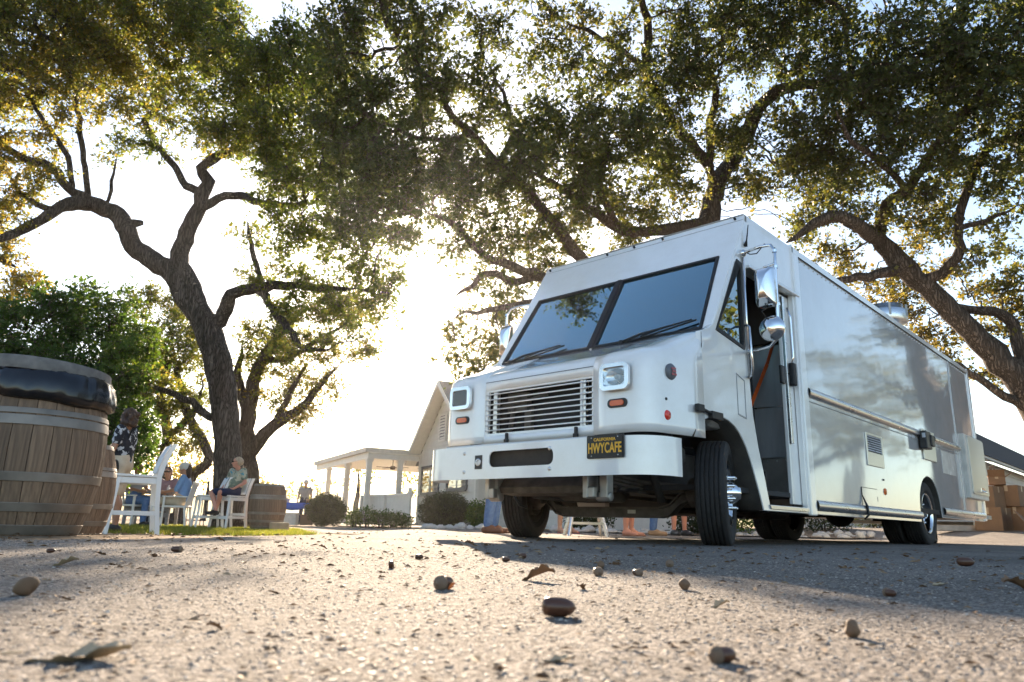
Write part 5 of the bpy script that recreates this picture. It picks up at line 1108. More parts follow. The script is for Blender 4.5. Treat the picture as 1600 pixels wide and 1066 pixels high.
def stave_mesh():
    V = []; F = []; nz = 11; da = math.pi / NS * .965
    for i in range(nz):
        z = BH * i / (nz - 1); r = br(z)
        for (a, rr) in ((-da, r), (0, r + .003), (da, r), (da, r - .028), (-da, r - .028)): V.append((rr * math.cos(a), rr * math.sin(a), z))
    for i in range(nz - 1):
        for j in range(5): F.append((i * 5 + j, i * 5 + (j + 1) % 5, (i + 1) * 5 + (j + 1) % 5, (i + 1) * 5 + j))
    F += [(4, 3, 2, 1, 0), tuple((nz - 1) * 5 + j for j in range(5))]
    me = MB().add(V, F, False).mesh('stave'); me.materials.append(M_stave); return me
STV = stave_mesh()
HOOPS = [(.008, .058), (.125, .172), (.28, .328), (.575, .628), (.635, .665), (.835, .878)]
def barrel(loc, rz, label, hoops=HOOPS, group='oak wine barrels', lid=True):
    b = empty('wine_barrel', loc, rz, None, label, 'barrel', group)
    for k in range(NS):
        o = link('stave', STV, b); o.rotation_euler = (0, 0, 2 * math.pi * k / NS)
    for (z0, z1) in hoops:
        MB().lathe([(br(z0) + .002, z0), (br(z0) + .0055, z0), (br(z0) + .0065, z0 + .002), (br(z0 + .003) + .0065, z0 + .003), (br(z1 - .003) + .0065, z1 - .003), (br(z1) + .0065, z1 - .002), (br(z1) + .0055, z1), (br(z1) + .002, z1)], 48, closed=True).build('hoop', M_hoop, b)
        hp_ = bpy.data.objects; a = rz * 3 + z0 * 9
        MB().sphere(((br((z0 + z1) / 2) + .009) * math.cos(a), (br((z0 + z1) / 2) + .009) * math.sin(a), (z0 + z1) / 2), .008, 8, 5).build('rivet', M_hoop, b)
    if lid: MB().lathe([(0, BH - .03), (BR0 - .03, BH - .03), (BR0 - .03, BH - .05), (0, BH - .05)], 32).build('head', M_stave, b)
    return b
pb = at(33, 800, 4.14); pb.z = ground_z(pb.x, pb.y)
barrel(pb, .4, 'large weathered wine barrel lined with a black bin bag at the left edge', lid=False)
# bin bag folded over the rim
V = []; nb_ = 96; rows_ = []
prof_b = [(.20, .62), (.255, .80), (.268, .875), (.285, .905), (.308, .90), (.335, .865), (.352, .82), (.358, .78), (.350, .75), (.338, .745), (.33, .76)]
for i, (r_, z_) in enumerate(prof_b):
    row = []
    for j in range(nb_):
        a = 2 * math.pi * j / nb_; low = max(0, math.cos(a - R(-20)))
        k = 1 if i >= 4 else 0
        w = (.006 * math.sin(a * 23 + i * .9) + .003 * math.sin(a * 9 - i * .5) + .004 * math.sin(a * 41 + i * .6 + 2 * math.sin(a * 3))) * (k * min(1, (i - 3) / 3) if k else .2)
        drop = k * (.015 + .035 * low + .004 * math.sin(a * 7)) * (i - 4) / 5
        rr = r_ + w + k * .022 * low * (1 if 5 <= i <= 8 else .3)
        row.append((rr * math.cos(a), rr * math.sin(a), z_ - drop))
    rows_.append(row)
bag = MB().loft(rows_, True, closed=True).build('bin_bag', M_bag, None, solid=.002); bag.location = pb; bag.rotation_euler = (0, 0, R(10))
tag(bag, 'black plastic bin bag folded over the rim of the large barrel', 'bin bag')
rg = MB().lathe([(.322, .0), (.335, -.002), (.328, .072), (.312, .074)], 64, closed=True).build('rim_ring', M_greywood, None, bevel=.004); rg.location = (pb.x, pb.y, pb.z + .868); rg.rotation_euler = (R(-2.5), R(2.5), 0)
tag(rg, 'grey wooden ring clamping the black bag on the large barrel', 'ring')
p2 = at(106, 800, 7.0); p2.z = ground_z(p2.x, p2.y); barrel(p2, 1.1, 'second wine barrel half hidden behind the bag-lined barrel')
p3 = at(416, 812, 15.0); p3.z = ground_z(p3.x, p3.y); barrel((p3.x, p3.y, p3.z + .03), 2.0, 'small-looking wine barrel beside the big oak trunk on the lawn')
blk = MB().box((0, 0, .09), (.34, .30, .18)).build('stone_block', mat('sandstone', (.42, .30, .18), .9, 0, .2, 8, bump=.4, bscale=25), None, bevel=.03, seg=3); q = at(437, 815, 14.3); blk.location = (q.x, q.y, ground_z(q.x, q.y) - .01); blk.rotation_euler = (0, 0, .4)
tag(blk, 'tan stone block at the foot of the far barrel', 'block')

# ================================================================ tall white chairs
M_chair = mat('white_patio_polymer', (.78, .78, .76), .4, 0, .03, 6)
M_sling = mat('white_sling_back', (.70, .73, .77), .6, 0, .04, 40)
def bar_chair(loc, rz, label, sc=1.0, group='tall white patio chairs'):
    c = empty('bar_chair', loc, rz, None, label, 'chair', group); c.scale = (sc, sc, sc)
    sh = .72; w, d = .25, .23
    for s in (-1, 1):
        MB().bar((s * (w + .03), -d - .05, 0), (s * (w - .01), -d + .01, sh - .02), .055, .04, (0, 1, 0)).build('leg', M_chair, c, bevel=.006)
        pts = [(d + .07, 0), (d + .02, .4), (d + .005, sh), (d + .03, .85), (d + .075, 1.0), (d + .14, 1.15)]
        MB().loft([[(s * (w + .0) + x, y + yy, z) for (y, z) in pts] for (x, yy) in ((-.02, -.028), (.02, -.028), (.02, .028), (-.02, .028), (-.02, -.028))], False).build('leg', M_chair, c)
        MB().bar((s * (w + .012), -d - .01, .26), (s * (w - .0), d + .03, .26), .03, .055).build('side_stretcher', M_chair, c, bevel=.004)
        MB().bar((s * (w - .008), -d + .01, sh - .055), (s * (w - .008), d, sh - .055), .028, .075).build('seat_rail', M_chair, c, bevel=.004)
    MB().b2((-w, -d - .045, .22), (w, -d - .015, .29)).build('foot_rest', M_chair, c, bevel=.004)
    MB().b2((-w, d + .02, .30), (w, d + .045, .36)).build('back_stretcher', M_chair, c, bevel=.004)
    MB().b2((-w + .01, -d - .012, sh - .09), (w - .01, -d + .016, sh - .02)).build('front_rail', M_chair, c, bevel=.004)
    MB().plate(rrect(-w - .02, -d - .03, w + .02, d + .0, .03), [], lambda a, b, t: (a, b, sh - .016 + t + .02 * ((b / d) ** 2) * .5), .028).build('seat', M_chair, c, bevel=.006)
    bk = [(d + .0, sh + .06), (d + .015, .85), (d + .055, 1.0), (d + .12, 1.15)]
    MB().loft([[(x, y - .012 + .03 * (x / w) ** 2 * -1, z) for (y, z) in bk] for x in np.linspace(-w + .022, w - .022, 9)], True).build('back_panel', M_sling, c, solid=.012)
    return c
q = at(205, 806, 9.55); bar_chair((q.x, q.y, ground_z(q.x, q.y)), R(-58), 'tall white patio chair nearest the barrels, facing left', 1.0)
MAN = at(357, 810, 15.15); MZ = ground_z(MAN.x, MAN.y); MRZ = R(-30)
bar_chair((MAN.x, MAN.y, MZ), MRZ, 'tall white patio chair the man in the patterned shirt sits on', .9)
q = at(324, 808, 15.1); bar_chair((q.x, q.y, ground_z(q.x, q.y)), R(-58), 'empty tall white patio chair left of the seated man', .9)
def low_chair(loc, rz, label):
    c = empty('patio_chair', loc, rz, None, label, 'chair', 'low white chairs at the far table')
    for s in (-1, 1):
        MB().bar((s * .24, -.22, 0), (s * .24, -.22, .62), .04, .04).build('leg', M_chair, c, bevel=.005); MB().bar((s * .24, .26, 0), (s * .24, .20, .45), .04, .04).build('leg', M_chair, c, bevel=.005)
        MB().bar((s * .24, -.26, .635), (s * .24, .24, .635), .06, .025).build('armrest', M_chair, c, bevel=.005)
    MB().b2((-.25, -.25, .41), (.25, .24, .45)).build('seat', M_chair, c, bevel=.01)
    for k in range(5): x = -.2 + .1 * k; MB().bar((x, .21, .45), (x, .32, .92), .06, .018, (0, 1, 0)).build('back_slat', M_chair, c, bevel=.004)
    MB().bar((-.25, .325, .93), (.25, .325, .93), .025, .06, (0, 0, 1)).build('top_rail', M_chair, c, bevel=.004)
    return c
TB = at(236, 806, 16.2); TZ = ground_z(TB.x, TB.y)
tb = empty('wicker_table', (TB.x, TB.y, TZ), .15, None, 'grey wicker table where three people sit', 'table'); M_wick = mat('grey_wicker', (.22, .23, .25), .7, 0, .3, 60, bump=.6, bscale=70)
MB().box((0, 0, .72), (1.0, .8, .05)).build('top', M_wick, tb, bevel=.01)
for sx in (-1, 1):
    for sy in (-1, 1): MB().box((sx * .43, sy * .33, .345), (.06, .06, .69)).build('leg', M_wick, tb)
for k in range(4): MB().b2((-.4, -.345, .2 + k * .12), (.4, -.33, .30 + k * .12)).build('apron_panel', M_wick, tb)
for (x, y, h) in ((-.1, .05, .2), (.12, -.1, .12), (.25, .1, .15)): 
    o = MB().lathe([(0, 0), (.03, 0), (.034, h * .6), (.012, h * .75), (.012, h), (0, h)], 12).build('bottle' if h > .13 else 'cup', mat('table_glass', (.5, .5, .52), .2), None); o.location = (TB.x + x, TB.y + y, TZ + .746); tag(o, {.2: 'tall bottle standing on the wicker table', .12: 'short cup standing at the near edge of the wicker table', .15: 'small bottle at the right end of the wicker table'}[h], 'bottle' if h > .13 else 'cup')

# ================================================================ blue table, far left of the hedge
q = at(466, 812, 25.5); bt = empty('folding_table', (q.x, q.y, -.08), .1, None, 'folding table under the bright blue cloth', 'table'); bz = -.08
MB().b2((-.75, -.35, .70), (.75, .35, .73)).build('top', M_trimw, bt)
for sx in (-1, 1):
    for sy in (-1, 1): MB().bar((sx * .65, sy * .28, 0), (sx * .6, sy * .28, .7), .03, .03).build('leg', M_plas, bt)
rows_ = []
for (k, zz_) in ((0, .735), (1.0, .735), (1.02, .72), (1.03, .6), (1.04, .5)):
    row = []
    for j in range(64):
        a = 2 * math.pi * j / 64; cx_, sx_ = math.cos(a), math.sin(a); s_ = 1 / max(abs(cx_), abs(sx_)); dip = (.04 * math.sin(a * 9) + .03 * math.sin(a * 4 + 1)) * (1 if zz_ < .65 else 0)
        row.append((cx_ * s_ * .78 * k, sx_ * s_ * .38 * k, zz_ + dip))
    rows_.append(row)
tc_ = MB().loft(rows_, True, closed=True).build('tablecloth', mat('royal_blue_cloth', (.03, .12, .62), .7, 0, .1, 8), None, solid=.004); tc_.location = (q.x, q.y, bz); tc_.rotation_euler = (0, 0, .1); tag(tc_, 'bright blue tablecloth on the folding table by the hedge', 'tablecloth')
for i, (dx, dy, sx, sy, sz, col, lab) in enumerate(((-.05, -.65, .4, .35, .34, (.75, .74, .7), 'white cooler on the ground before the blue table'), (.45, -.6, .36, .3, .30, (.16, .10, .06), 'brown crate on the ground before the blue table'))):
    o = MB().b2((-sx / 2, -sy / 2, 0), (sx / 2, sy / 2, sz)).b2((-sx / 2 - .012, -sy / 2 - .012, sz), (sx / 2 + .012, sy / 2 + .012, sz + .05)).build('cooler' if i == 0 else 'crate', mat('bin%d' % i, col, .6), None, bevel=.01); o.location = (q.x + dx, q.y + dy, bz); tag(o, lab, 'cooler' if i == 0 else 'crate')
for i, (dx, c_, lab) in enumerate(((-.5, (.6, .5, .45), 'pale tub at the left end of the blue table'), (.35, (.45, .25, .12), 'brown basket at the right end of the blue table'))):
    o = MB().lathe([(0, 0), (.12, 0), (.15, .13), (.14, .13), (.11, .02), (0, .02)], 16).build('tub' if i == 0 else 'basket', mat('tub%d' % i, c_, .6), None); o.location = (q.x + dx, q.y, bz + .742); tag(o, lab, 'tub' if i == 0 else 'basket')
# dark railing far left
ra, rb = at(222, 806, 21), at(322, 808, 20); rl = math.hypot(rb.x - ra.x, rb.y - ra.y)
rail = empty('metal_railing', (ra.x, ra.y, -.12), math.atan2(rb.y - ra.y, rb.x - ra.x), None, 'low dark metal railing behind the far table', 'railing'); M_iron = mat('dark_iron', (.03, .03, .035), .5)
for z in (.12, .74): MB().b2((0, -.015, z), (rl, .015, z + .03)).build('rail', M_iron, rail)
x = .02
while x < rl: MB().b2((x - .008, -.008, 0), (x + .008, .008, .77)).build('bar', M_iron, rail); x += .13

# ================================================================ step stool beside the truck
q = at(915, 823, 9.1); stl = empty('step_stool', (q.x, q.y, 0), .1, None, 'aluminium folding step stool seen under the truck bumper', 'stool')
MB().box((0, 0, .25), (.40, .24, .03)).build('step', M_alu, stl, bevel=.006)
for sx in (-1, 1):
    for sy in (-1, 1): MB().bar((sx * .235, sy * .17, 0), (sx * .185, sy * .09, .235), .03, .045).build('leg', M_alu, stl, bevel=.004)
    MB().bar((-.2, sx * .125, .16), (.2, sx * .125, .16), .018, .03).build('brace', M_alu, stl)

# ================================================================ cardboard boxes
M_card = mat('cardboard', (.21, .125, .07), .85, 0, .15, 5, bump=.08, bscale=30)
def carton(x, y, z, sx, sy, sz, rz, label, open_=False):
    c = empty('cardboard_box', (x, y, z), rz, None, label, 'box', 'cardboard boxes by the shed')
    t = .008; m = MB()
    for (a, b) in (((-sx / 2, -sy / 2, 0), (sx / 2, -sy / 2 + t, sz)), ((-sx / 2, sy / 2 - t, 0), (sx / 2, sy / 2, sz)), ((-sx / 2, -sy / 2 + t, 0), (-sx / 2 + t, sy / 2 - t, sz)), ((sx / 2 - t, -sy / 2 + t, 0), (sx / 2, sy / 2 - t, sz)), ((-sx / 2 + t, -sy / 2 + t, 0), (sx / 2 - t, sy / 2 - t, t))): m.b2(a, b)
    m.build('carton', M_card, c)
    MB().b2((-sx / 2 - .001, -.03, sz * .72), (-sx / 2 + .001, .03, sz)).build('tape', mat('tape', (.42, .30, .18), .3), c); MB().b2((-.03, -sy / 2 - .001, sz * .72), (.03, -sy / 2 + .001, sz)).build('tape', mat('tape', (.42, .30, .18), .3), c)
    if open_:
        for k, (ax_, s) in enumerate((('y', -1), ('y', 1), ('x', -1), ('x', 1))):
            L_ = .5 * (sy if ax_ == 'y' else sx); a = R((35, 70, 50, 20)[k])
            if ax_ == 'y': MB().bar((0, s * sy / 2, sz), (0, s * (sy / 2 + L_ * math.cos(a)), sz + L_ * math.sin(a)), sx, .006, (1, 0, 0) if 0 else (0, 1, 1)).build('flap', M_card, c)
            else: MB().add([(s * sx / 2, -sy / 2, sz), (s * sx / 2, sy / 2, sz), (s * (sx / 2 + L_ * math.cos(a)), sy / 2, sz + L_ * math.sin(a)), (s * (sx / 2 + L_ * math.cos(a)), -sy / 2, sz + L_ * math.sin(a))], [(0, 1, 2, 3)]).build('flap', M_card, c, solid=.006)
    else: 
        for s in (-1, 1): MB().b2((-sx / 2 + .002, s * .002 if s > 0 else -sy / 2 + .002, sz), (sx / 2 - .002, sy / 2 - .002 if s > 0 else -.002, sz + .006)).build('flap', M_card, c)
    return c
bq = at(1572, 838, 15.2); bz = ground_z(bq.x, bq.y); rz_ = R(40)
carton(bq.x - .15, bq.y + .1, bz, .62, .5, .46, rz_, 'large closed box at the bottom left of the pile'); carton(bq.x + .55, bq.y + .35, bz, .6, .5, .5, rz_ + .1, 'large closed box at the bottom right of the pile')
carton(bq.x - .18, bq.y + .12, bz + .47, .5, .42, .42, rz_ - .1, 'medium box in the second row, left, under the open one'); carton(bq.x + .42, bq.y + .3, bz + .51, .62, .42, .42, rz_ + .05, 'wide box in the second row, right')
carton(bq.x + .1, bq.y + .2, bz + .945, .36, .3, .16, rz_ + .3, 'small open box with flaps up on top of the pile', True)
o = MB().box((0, 0, 0), (.5, .012, .42)).build('cardboard_sheet', M_card, None); o.location = (bq.x + .2, bq.y - .35, bz + .19); o.rotation_euler = (R(-35), R(12), rz_); tag(o, 'flattened cardboard sheet leaning at the foot of the pile', 'cardboard')
hf = MB().plate(rrect(-.16, 0, .16, .22, .02), [rrect(-.06, .12, .06, .16, .019)], lambda a, b, t: (a, t, b), .006).build('carrier_flap', M_card, None); hf.location = (bq.x + .12, bq.y + .25, bz + 1.13); hf.rotation_euler = (R(-10), R(-14), rz_); tag(hf, 'cardboard carrier flap with a hand hole sticking up from the pile', 'cardboard')

# ================================================================ acorns and dead leaves on the asphalt
def on_ground(u, v, z=.008):
    d = ray(u, v); t = (z - CAM_H) / d.z; return Vector((d.x * t, d.y * t, z))
M_nut = mat('acorn_brown', (.085, .035, .018), .3, 0, .25, 30, stretch=(1, 8, 8)); M_cap = mat('acorn_cap', (.22, .15, .10), .85, 0, .3, 90, bump=.8, bscale=260, bdist=.001)
M_gall = mat('tan_gall', (.17, .10, .055), .7, 0, .3, 60, bump=.4, bscale=150, bdist=.001); M_dead = mat('dead_oak_leaf', (.20, .11, .055), .75, 0, .35, 60, bump=.3, bscale=120, bdist=.002); M_deadp = mat('pale_dead_leaf', (.42, .32, .20), .75, 0, .3, 60, bump=.3, bscale=120, bdist=.002)
nut_me = MB().lathe([(0, -.5), (.16, -.485), (.245, -.42), (.275, -.25), (.28, 0), (.255, .22), (.19, .38), (.10, .46), (.05, .485), (.03, .52), (0, .53)], 18, axis='x').mesh('nut'); nut_me.materials.append(M_nut)
cap_me = MB().lathe([(.24, -.22), (.32, -.24), (.345, -.33), (.30, -.46), (.2, -.55), (.07, -.59), (.05, -.68), (0, -.69)], 18, axis='x').mesh('cap'); cap_me.materials.append(M_cap)
gm = MB().sphere((0, 0, 0), .5, 16, 11, (1, .9, .8)); gm.v = [(x * (1 + .14 * math.sin(9 * y + 1)), y * (1 + .16 * math.sin(8 * z + 2)), z * (1 + .15 * math.sin(10 * x))) for x, y, z in gm.v]; gall_me = gm.mesh('gall'); gall_me.materials.append(M_gall)
ring_me = MB().lathe([(.27, .0), (.33, .02), (.34, -.1), (.30, -.25), (.18, -.33), (0, -.35)], 18, axis='x').lathe([(.27, .0), (.25, -.1), (.15, -.2), (0, -.22)], 18, axis='x').mesh('cap_cup'); ring_me.materials.append(M_cap)
def leaf_mesh(seed, curl, m):
    r_ = random.Random(seed); V = []; F = []; n = 15
    for i in range(n):
        t = i / (n - 1); w = .26 * math.sin(math.pi * min(1, t * .93 + .05)) ** .8 * (1 + .30 * math.sin(t * 21 + seed)); x = t - .5
        for j, k in enumerate((-1, -.5, 0, .5, 1)):
            y = k * w; V.append((x, y, .5 * curl * (abs(k) ** 1.5) * w * 1.6 + .22 * curl * math.sin(t * 3 + seed) + .02 * math.sin(9 * t + 5 * k + seed) + .03))
    for i in range(n - 1):
        for j in range(4): F.append((i * 5 + j, i * 5 + j + 1, (i + 1) * 5 + j + 1, (i + 1) * 5 + j))
    mm = MB().add(V, F, True); mm.tube([(-.72, 0, .03), (-.5, 0, .05)], .012, 4)
    me = mm.mesh('leaf', False); me.materials.append(m); return me
LEAFM = [leaf_mesh(s, c, M_dead) for s, c in ((1, 1.0), (2, .6), (3, 1.3))] + [leaf_mesh(4, .5, M_deadp), leaf_mesh(5, .9, M_deadp)]
def acorn(u, v, px, rz, label, cap=False, tilt=0.0):
    p = on_ground(u, v); L_ = px * p.y / FPX * 1.0; c = empty('acorn', (p.x, p.y, .008 + L_ * .275), rz, None, label, 'acorn', 'fallen acorns'); c.scale = (L_, L_, L_); c.rotation_euler = (0, tilt, rz)
    link('nut', nut_me, c)
    if cap: link('cap', cap_me, c)
    return c
acorn(873, 964, 50, R(8), 'large dark acorn lying alone in the sunny foreground', tilt=R(3)); acorn(695, 921, 34, R(60), 'acorn with its cap beside an orange scrap', True)
acorn(791, 878, 13, R(30), 'small dark acorn left of the bumper shadow edge'); acorn(816, 872, 13, R(160), 'small acorn in the shade edge under the truck nose'); acorn(933, 900, 22, R(100), 'capped acorn touching a curled leaf below the number plate', True)
acorn(1047, 886, 18, R(75), 'round dark acorn in the shade before the front tyre', True); acorn(1510, 885, 24, R(-10), 'dark acorn in the shade near the right edge'); acorn(1392, 933, 21, R(-75), 'acorn lying end-on with a pale ring at right', True); acorn(79, 864, 12, R(50), 'small acorn in front of the bag-lined barrel'); acorn(611, 889, 15, R(80), 'upright brown acorn left of the middle', False, R(70)); acorn(655, 874, 13, R(20), 'tiny acorn just right of the upright one')
acorn(275, 863, 16, R(200), 'capped acorn beside a curled leaf near the chair', True)
def gall(u, v, px, label, me=gall_me, name='oak_gall'):
    p = on_ground(u, v); L_ = px * p.y / FPX; o = link(name, me); o.scale = (L_, L_, L_); o.location = (p.x, p.y, .008 + L_ * .42); o.rotation_euler = (random.random() * 3, random.random() * 3, random.random() * 6); return tag(o, label, 'gall' if name == 'oak_gall' else 'acorn cap', None)
gall(38, 931, 32, 'round tan oak gall near the lower left edge'); acorn(995, 900, 18, R(120), 'small tan capped acorn right of the capped one by the leaf', True); gall(939, 888, 12, 'pale gall just behind the capped acorn'); gall(1333, 996, 26, 'pale whitish gall in the sunny right foreground'); gall(1070, 922, 18, 'flat tan gall in the sun below the front tyre'); acorn(1132, 1036, 40, R(20), 'orange-brown capped acorn in the blurred right foreground', True)
gall(705, 922, 14, 'bright orange scrap beside the capped acorn', name='leaf_scrap'); o = bpy.data.objects['leaf_scrap']; o.data = gall_me.copy(); o.data.materials.clear(); o.data.materials.append(mat('orange_scrap', (.6, .14, .02), .6)); o.scale = [s_ * k for s_, k in zip(o.scale, (1, .5, .4))]; o['category'] = 'scrap'
k_ = 0
def dleaf(u, v, px, kind, rz, label):
    p = on_ground(u, v); L_ = px * p.y / FPX; o = link('dead_leaf', LEAFM[kind]); o.scale = (L_, L_, L_); o.location = (p.x, p.y, .009); o.rotation_euler = (0, 0, rz); return tag(o, label, 'leaf', 'dead oak leaves on the asphalt')
for a in ((101, 884, 36, 4, .3, 'curled tan leaf lying in front of the barrel'), (118, 1030, 150, 3, .1, 'big pale blurred leaf at the bottom left corner'), (840, 908, 52, 0, 2.9, 'crumpled brown leaves above the large acorn'), (908, 922, 22, 0, 1.0, 'small rusty leaf right of the crumpled leaves'), (1324, 888, 28, 2, .2, 'curled brown leaf in the shade before the rear tyres'), (160, 867, 22, 1, .7, 'brown leaf between the barrel and the chair'), (180, 883, 18, 2, .2, 'small rust leaf left of the chair shadow'), (345, 846, 14, 0, .4, 'brown leaf by the lawn edge below the seated man'), (735, 853, 18, 0, .4, 'leaf left of the two near the left front tyre'), (765, 852, 18, 2, .1, 'leaf right of the two near the left front tyre'),
          (870, 1034, 54, 3, .05, 'flat pale leaf in the blurred foreground'), (960, 882, 30, 2, 2.0, 'curled leaf tip behind the capped acorn'), (1125, 950, 32, 4, .2, 'thin tan leaf in the sunny middle right'), (1590, 922, 44, 0, .1, 'dark leaf cut off by the right edge'), (1465, 915, 30, 3, 0, 'pale leaf in the shade at right'), (430, 928, 22, 1, .5, 'small dark leaf left of middle'), (105, 938, 22, 1, .4, 'flat dark leaf right of the tan gall'), (335, 985, 26, 0, .8, 'dark bent leaf in the left foreground'), (600, 895, 16, 2, .3, 'twisted leaf scrap beneath the upright acorn'), (505, 858, 14, 0, .3, 'leaf on the dirt edge left of the house'), (240, 870, 18, 1, 1.2, 'leaf standing on edge near the capped acorn'), (1085, 895, 14, 1, .2, 'leaf bit in the shade below the axle'), (1210, 870, 14, 2, .5, 'leaf bit in the shade below the cab door'), (1415, 870, 16, 1, .3, 'leaf bit in the shade below the truck box'), (1000, 860, 12, 0, .7, 'leaf bit under the axle')):
    dleaf(*a)
# crumbs of leaf everywhere: too small and too many to pick apart
N = 3600; d = .5 * (16 / .5) ** (RNG.random(N) ** .8); an = (RNG.random(N) - .5) * 1.5; x = np.tan(an) * d; y = d
keep = np.array([not (yy > 5 and xx > -1.2 and RNG.random() < .6) for xx, yy in zip(x, y)]); x, y = x[keep], y[keep]; n = len(x)
s_ = (.002 + .006 * RNG.random(n) ** 2) * np.clip(d[keep] / 1.2, 1, 3.2); zz = np.array([ground_z(a, b) for a, b in zip(x, y)]) + .0095
A = RNG.random(n) * 6.28; dx, dy = np.cos(A) * s_, np.sin(A) * s_
V = np.stack([np.stack([x - dx, y - dy, zz], -1), np.stack([x + dy * .6, y - dx * .6, zz + s_ * .5], -1), np.stack([x + dx, y + dy, zz + s_ * .35 * RNG.random(n)], -1), np.stack([x - dy * .6, y + dx * .6, zz + s_ * .4 * RNG.random(n)], -1)], 1)
tag(bulk('leaf_litter', V.reshape(-1, 3), np.arange(n * 4).reshape(-1, 4), tint_mat('litter', [(.09, .05, .03), (.20, .11, .05), (.32, .22, .12)], .8), None, np.repeat(RNG.random(n), 4)), 'fine crumbs of dead leaf scattered over asphalt and dirt', 'leaf litter', kind='stuff')
# ================================================================ people
M_skin = mat('skin_tan', (.50, .27, .17), .5, 0, .06, 12); M_skin2 = mat('skin_brown', (.34, .17, .10), .5, 0, .06, 12); M_skinr = mat('skin_ruddy', (.56, .26, .18), .5, 0, .08, 12)
def fabric(name, c, c2=None, scale=30, thr=None):
    m = mat(name, c, .85, 0, .08, 20)
    if c2:
        N, L = nodes_of(m); b = N['Principled BSDF']; tc = [q for q in N if q.type == 'TEX_COORD'][0]; nz = N.new('ShaderNodeTexNoise'); nz.inputs['Scale'].default_value = scale; nz.inputs['Detail'].default_value = 2; L.new(tc.outputs['Object'], nz.inputs['Vector'])
        r = N.new('ShaderNodeValToRGB'); r.color_ramp.interpolation = 'CONSTANT'; cs = [c] + list(c2)
        for i, q in enumerate(cs):
            e = r.color_ramp.elements[i] if i < 2 else r.color_ramp.elements.new(.5); e.position = [0, .52, .58, .64, .7][i] if thr is None else thr[i]; e.color = (*q, 1)
        L.new(nz.outputs[0], r.inputs[0]); L.new(r.outputs[0], b.inputs['Base Color'])
    return m
M_floral = fabric('black_floral', (.012, .014, .022), [(.45, .47, .5)], 16, [0, .57]); M_aloha = fabric('aloha_print', (.16, .20, .15), [(.42, .40, .30), (.10, .30, .36), (.45, .25, .06)], 9, [0, .45, .53, .60])
M_beige = fabric('beige_cotton', (.55, .45, .33)); M_navy = fabric('navy_cotton', (.018, .024, .06)); M_jean = fabric('blue_denim', (.07, .14, .30), [(.085, .165, .34)], 25, [0, .5]); M_blackc = fabric('black_cotton', (.012, .012, .014)); M_blue = fabric('sky_blue_cotton', (.22, .38, .66)); M_greyc = fabric('grey_cotton', (.30, .30, .31)); M_mauve = fabric('mauve_cotton', (.30, .20, .24)); M_shoe = mat('black_shoe', (.012, .012, .014), .5); M_hairb = mat('dark_brown_hair', (.045, .022, .012), .55, 0, .5, 40, bump=.8, bscale=60); M_hairg = mat('sandy_grey_hair', (.42, .32, .22), .6, 0, .3, 40, bump=.6, bscale=60); M_shade = mat('sunglass_black', (.01, .01, .012), .1); M_cap_ = mat('white_cap', (.7, .69, .66), .8)
def cap_tube(m, a, b, ra, rb, n=12):
    a, b = Vector(a), Vector(b); m.tube([a, a.lerp(b, .5), b], [ra, (ra + rb) / 2, rb], n); m.sphere(a, ra * .995, n, 8); m.sphere(b, rb * .995, n, 8)
def fuse(m, name, mat_, parent, voxel, smooth=4):
    o = m.build(name, mat_, None, fix=True); r = o.modifiers.new('r', 'REMESH'); r.mode = 'VOXEL'; r.voxel_size = voxel; r.use_smooth_shade = True
    s = o.modifiers.new('s', 'SMOOTH'); s.iterations = smooth; s.factor = .5
    dg = bpy.context.evaluated_depsgraph_get(); me = bpy.data.meshes.new_from_object(o.evaluated_get(dg)); old = o.data; o.modifiers.clear(); o.data = me; bpy.data.meshes.remove(old)
    if not me.materials: me.materials.append(mat_)
    me.polygons.foreach_set('use_smooth', [True] * len(me.polygons)); o.parent = parent; return o
def stand():
    return dict(pel=(0, 0, .93), waist=(0, .0, 1.07), chest=(0, .01, 1.28), neck=(0, .015, 1.46), head=(0, -.005, 1.59), look=(0, -1, 0), sh=[(-.18, .01, 1.40), (.18, .01, 1.40)], el=[(-.24, .03, 1.12), (.24, .03, 1.12)], wr=[(-.25, -.08, .90), (.25, -.08, .90)], hd=[(0, -.3, -1), (0, -.3, -1)], hip=[(-.09, 0, .90), (.09, 0, .90)], kn=[(-.10, -.02, .49), (.10, -.02, .49)], an=[(-.11, .02, .09), (.11, .02, .09)], toe=[(-.13, -.15, .03), (.13, -.15, .03)])
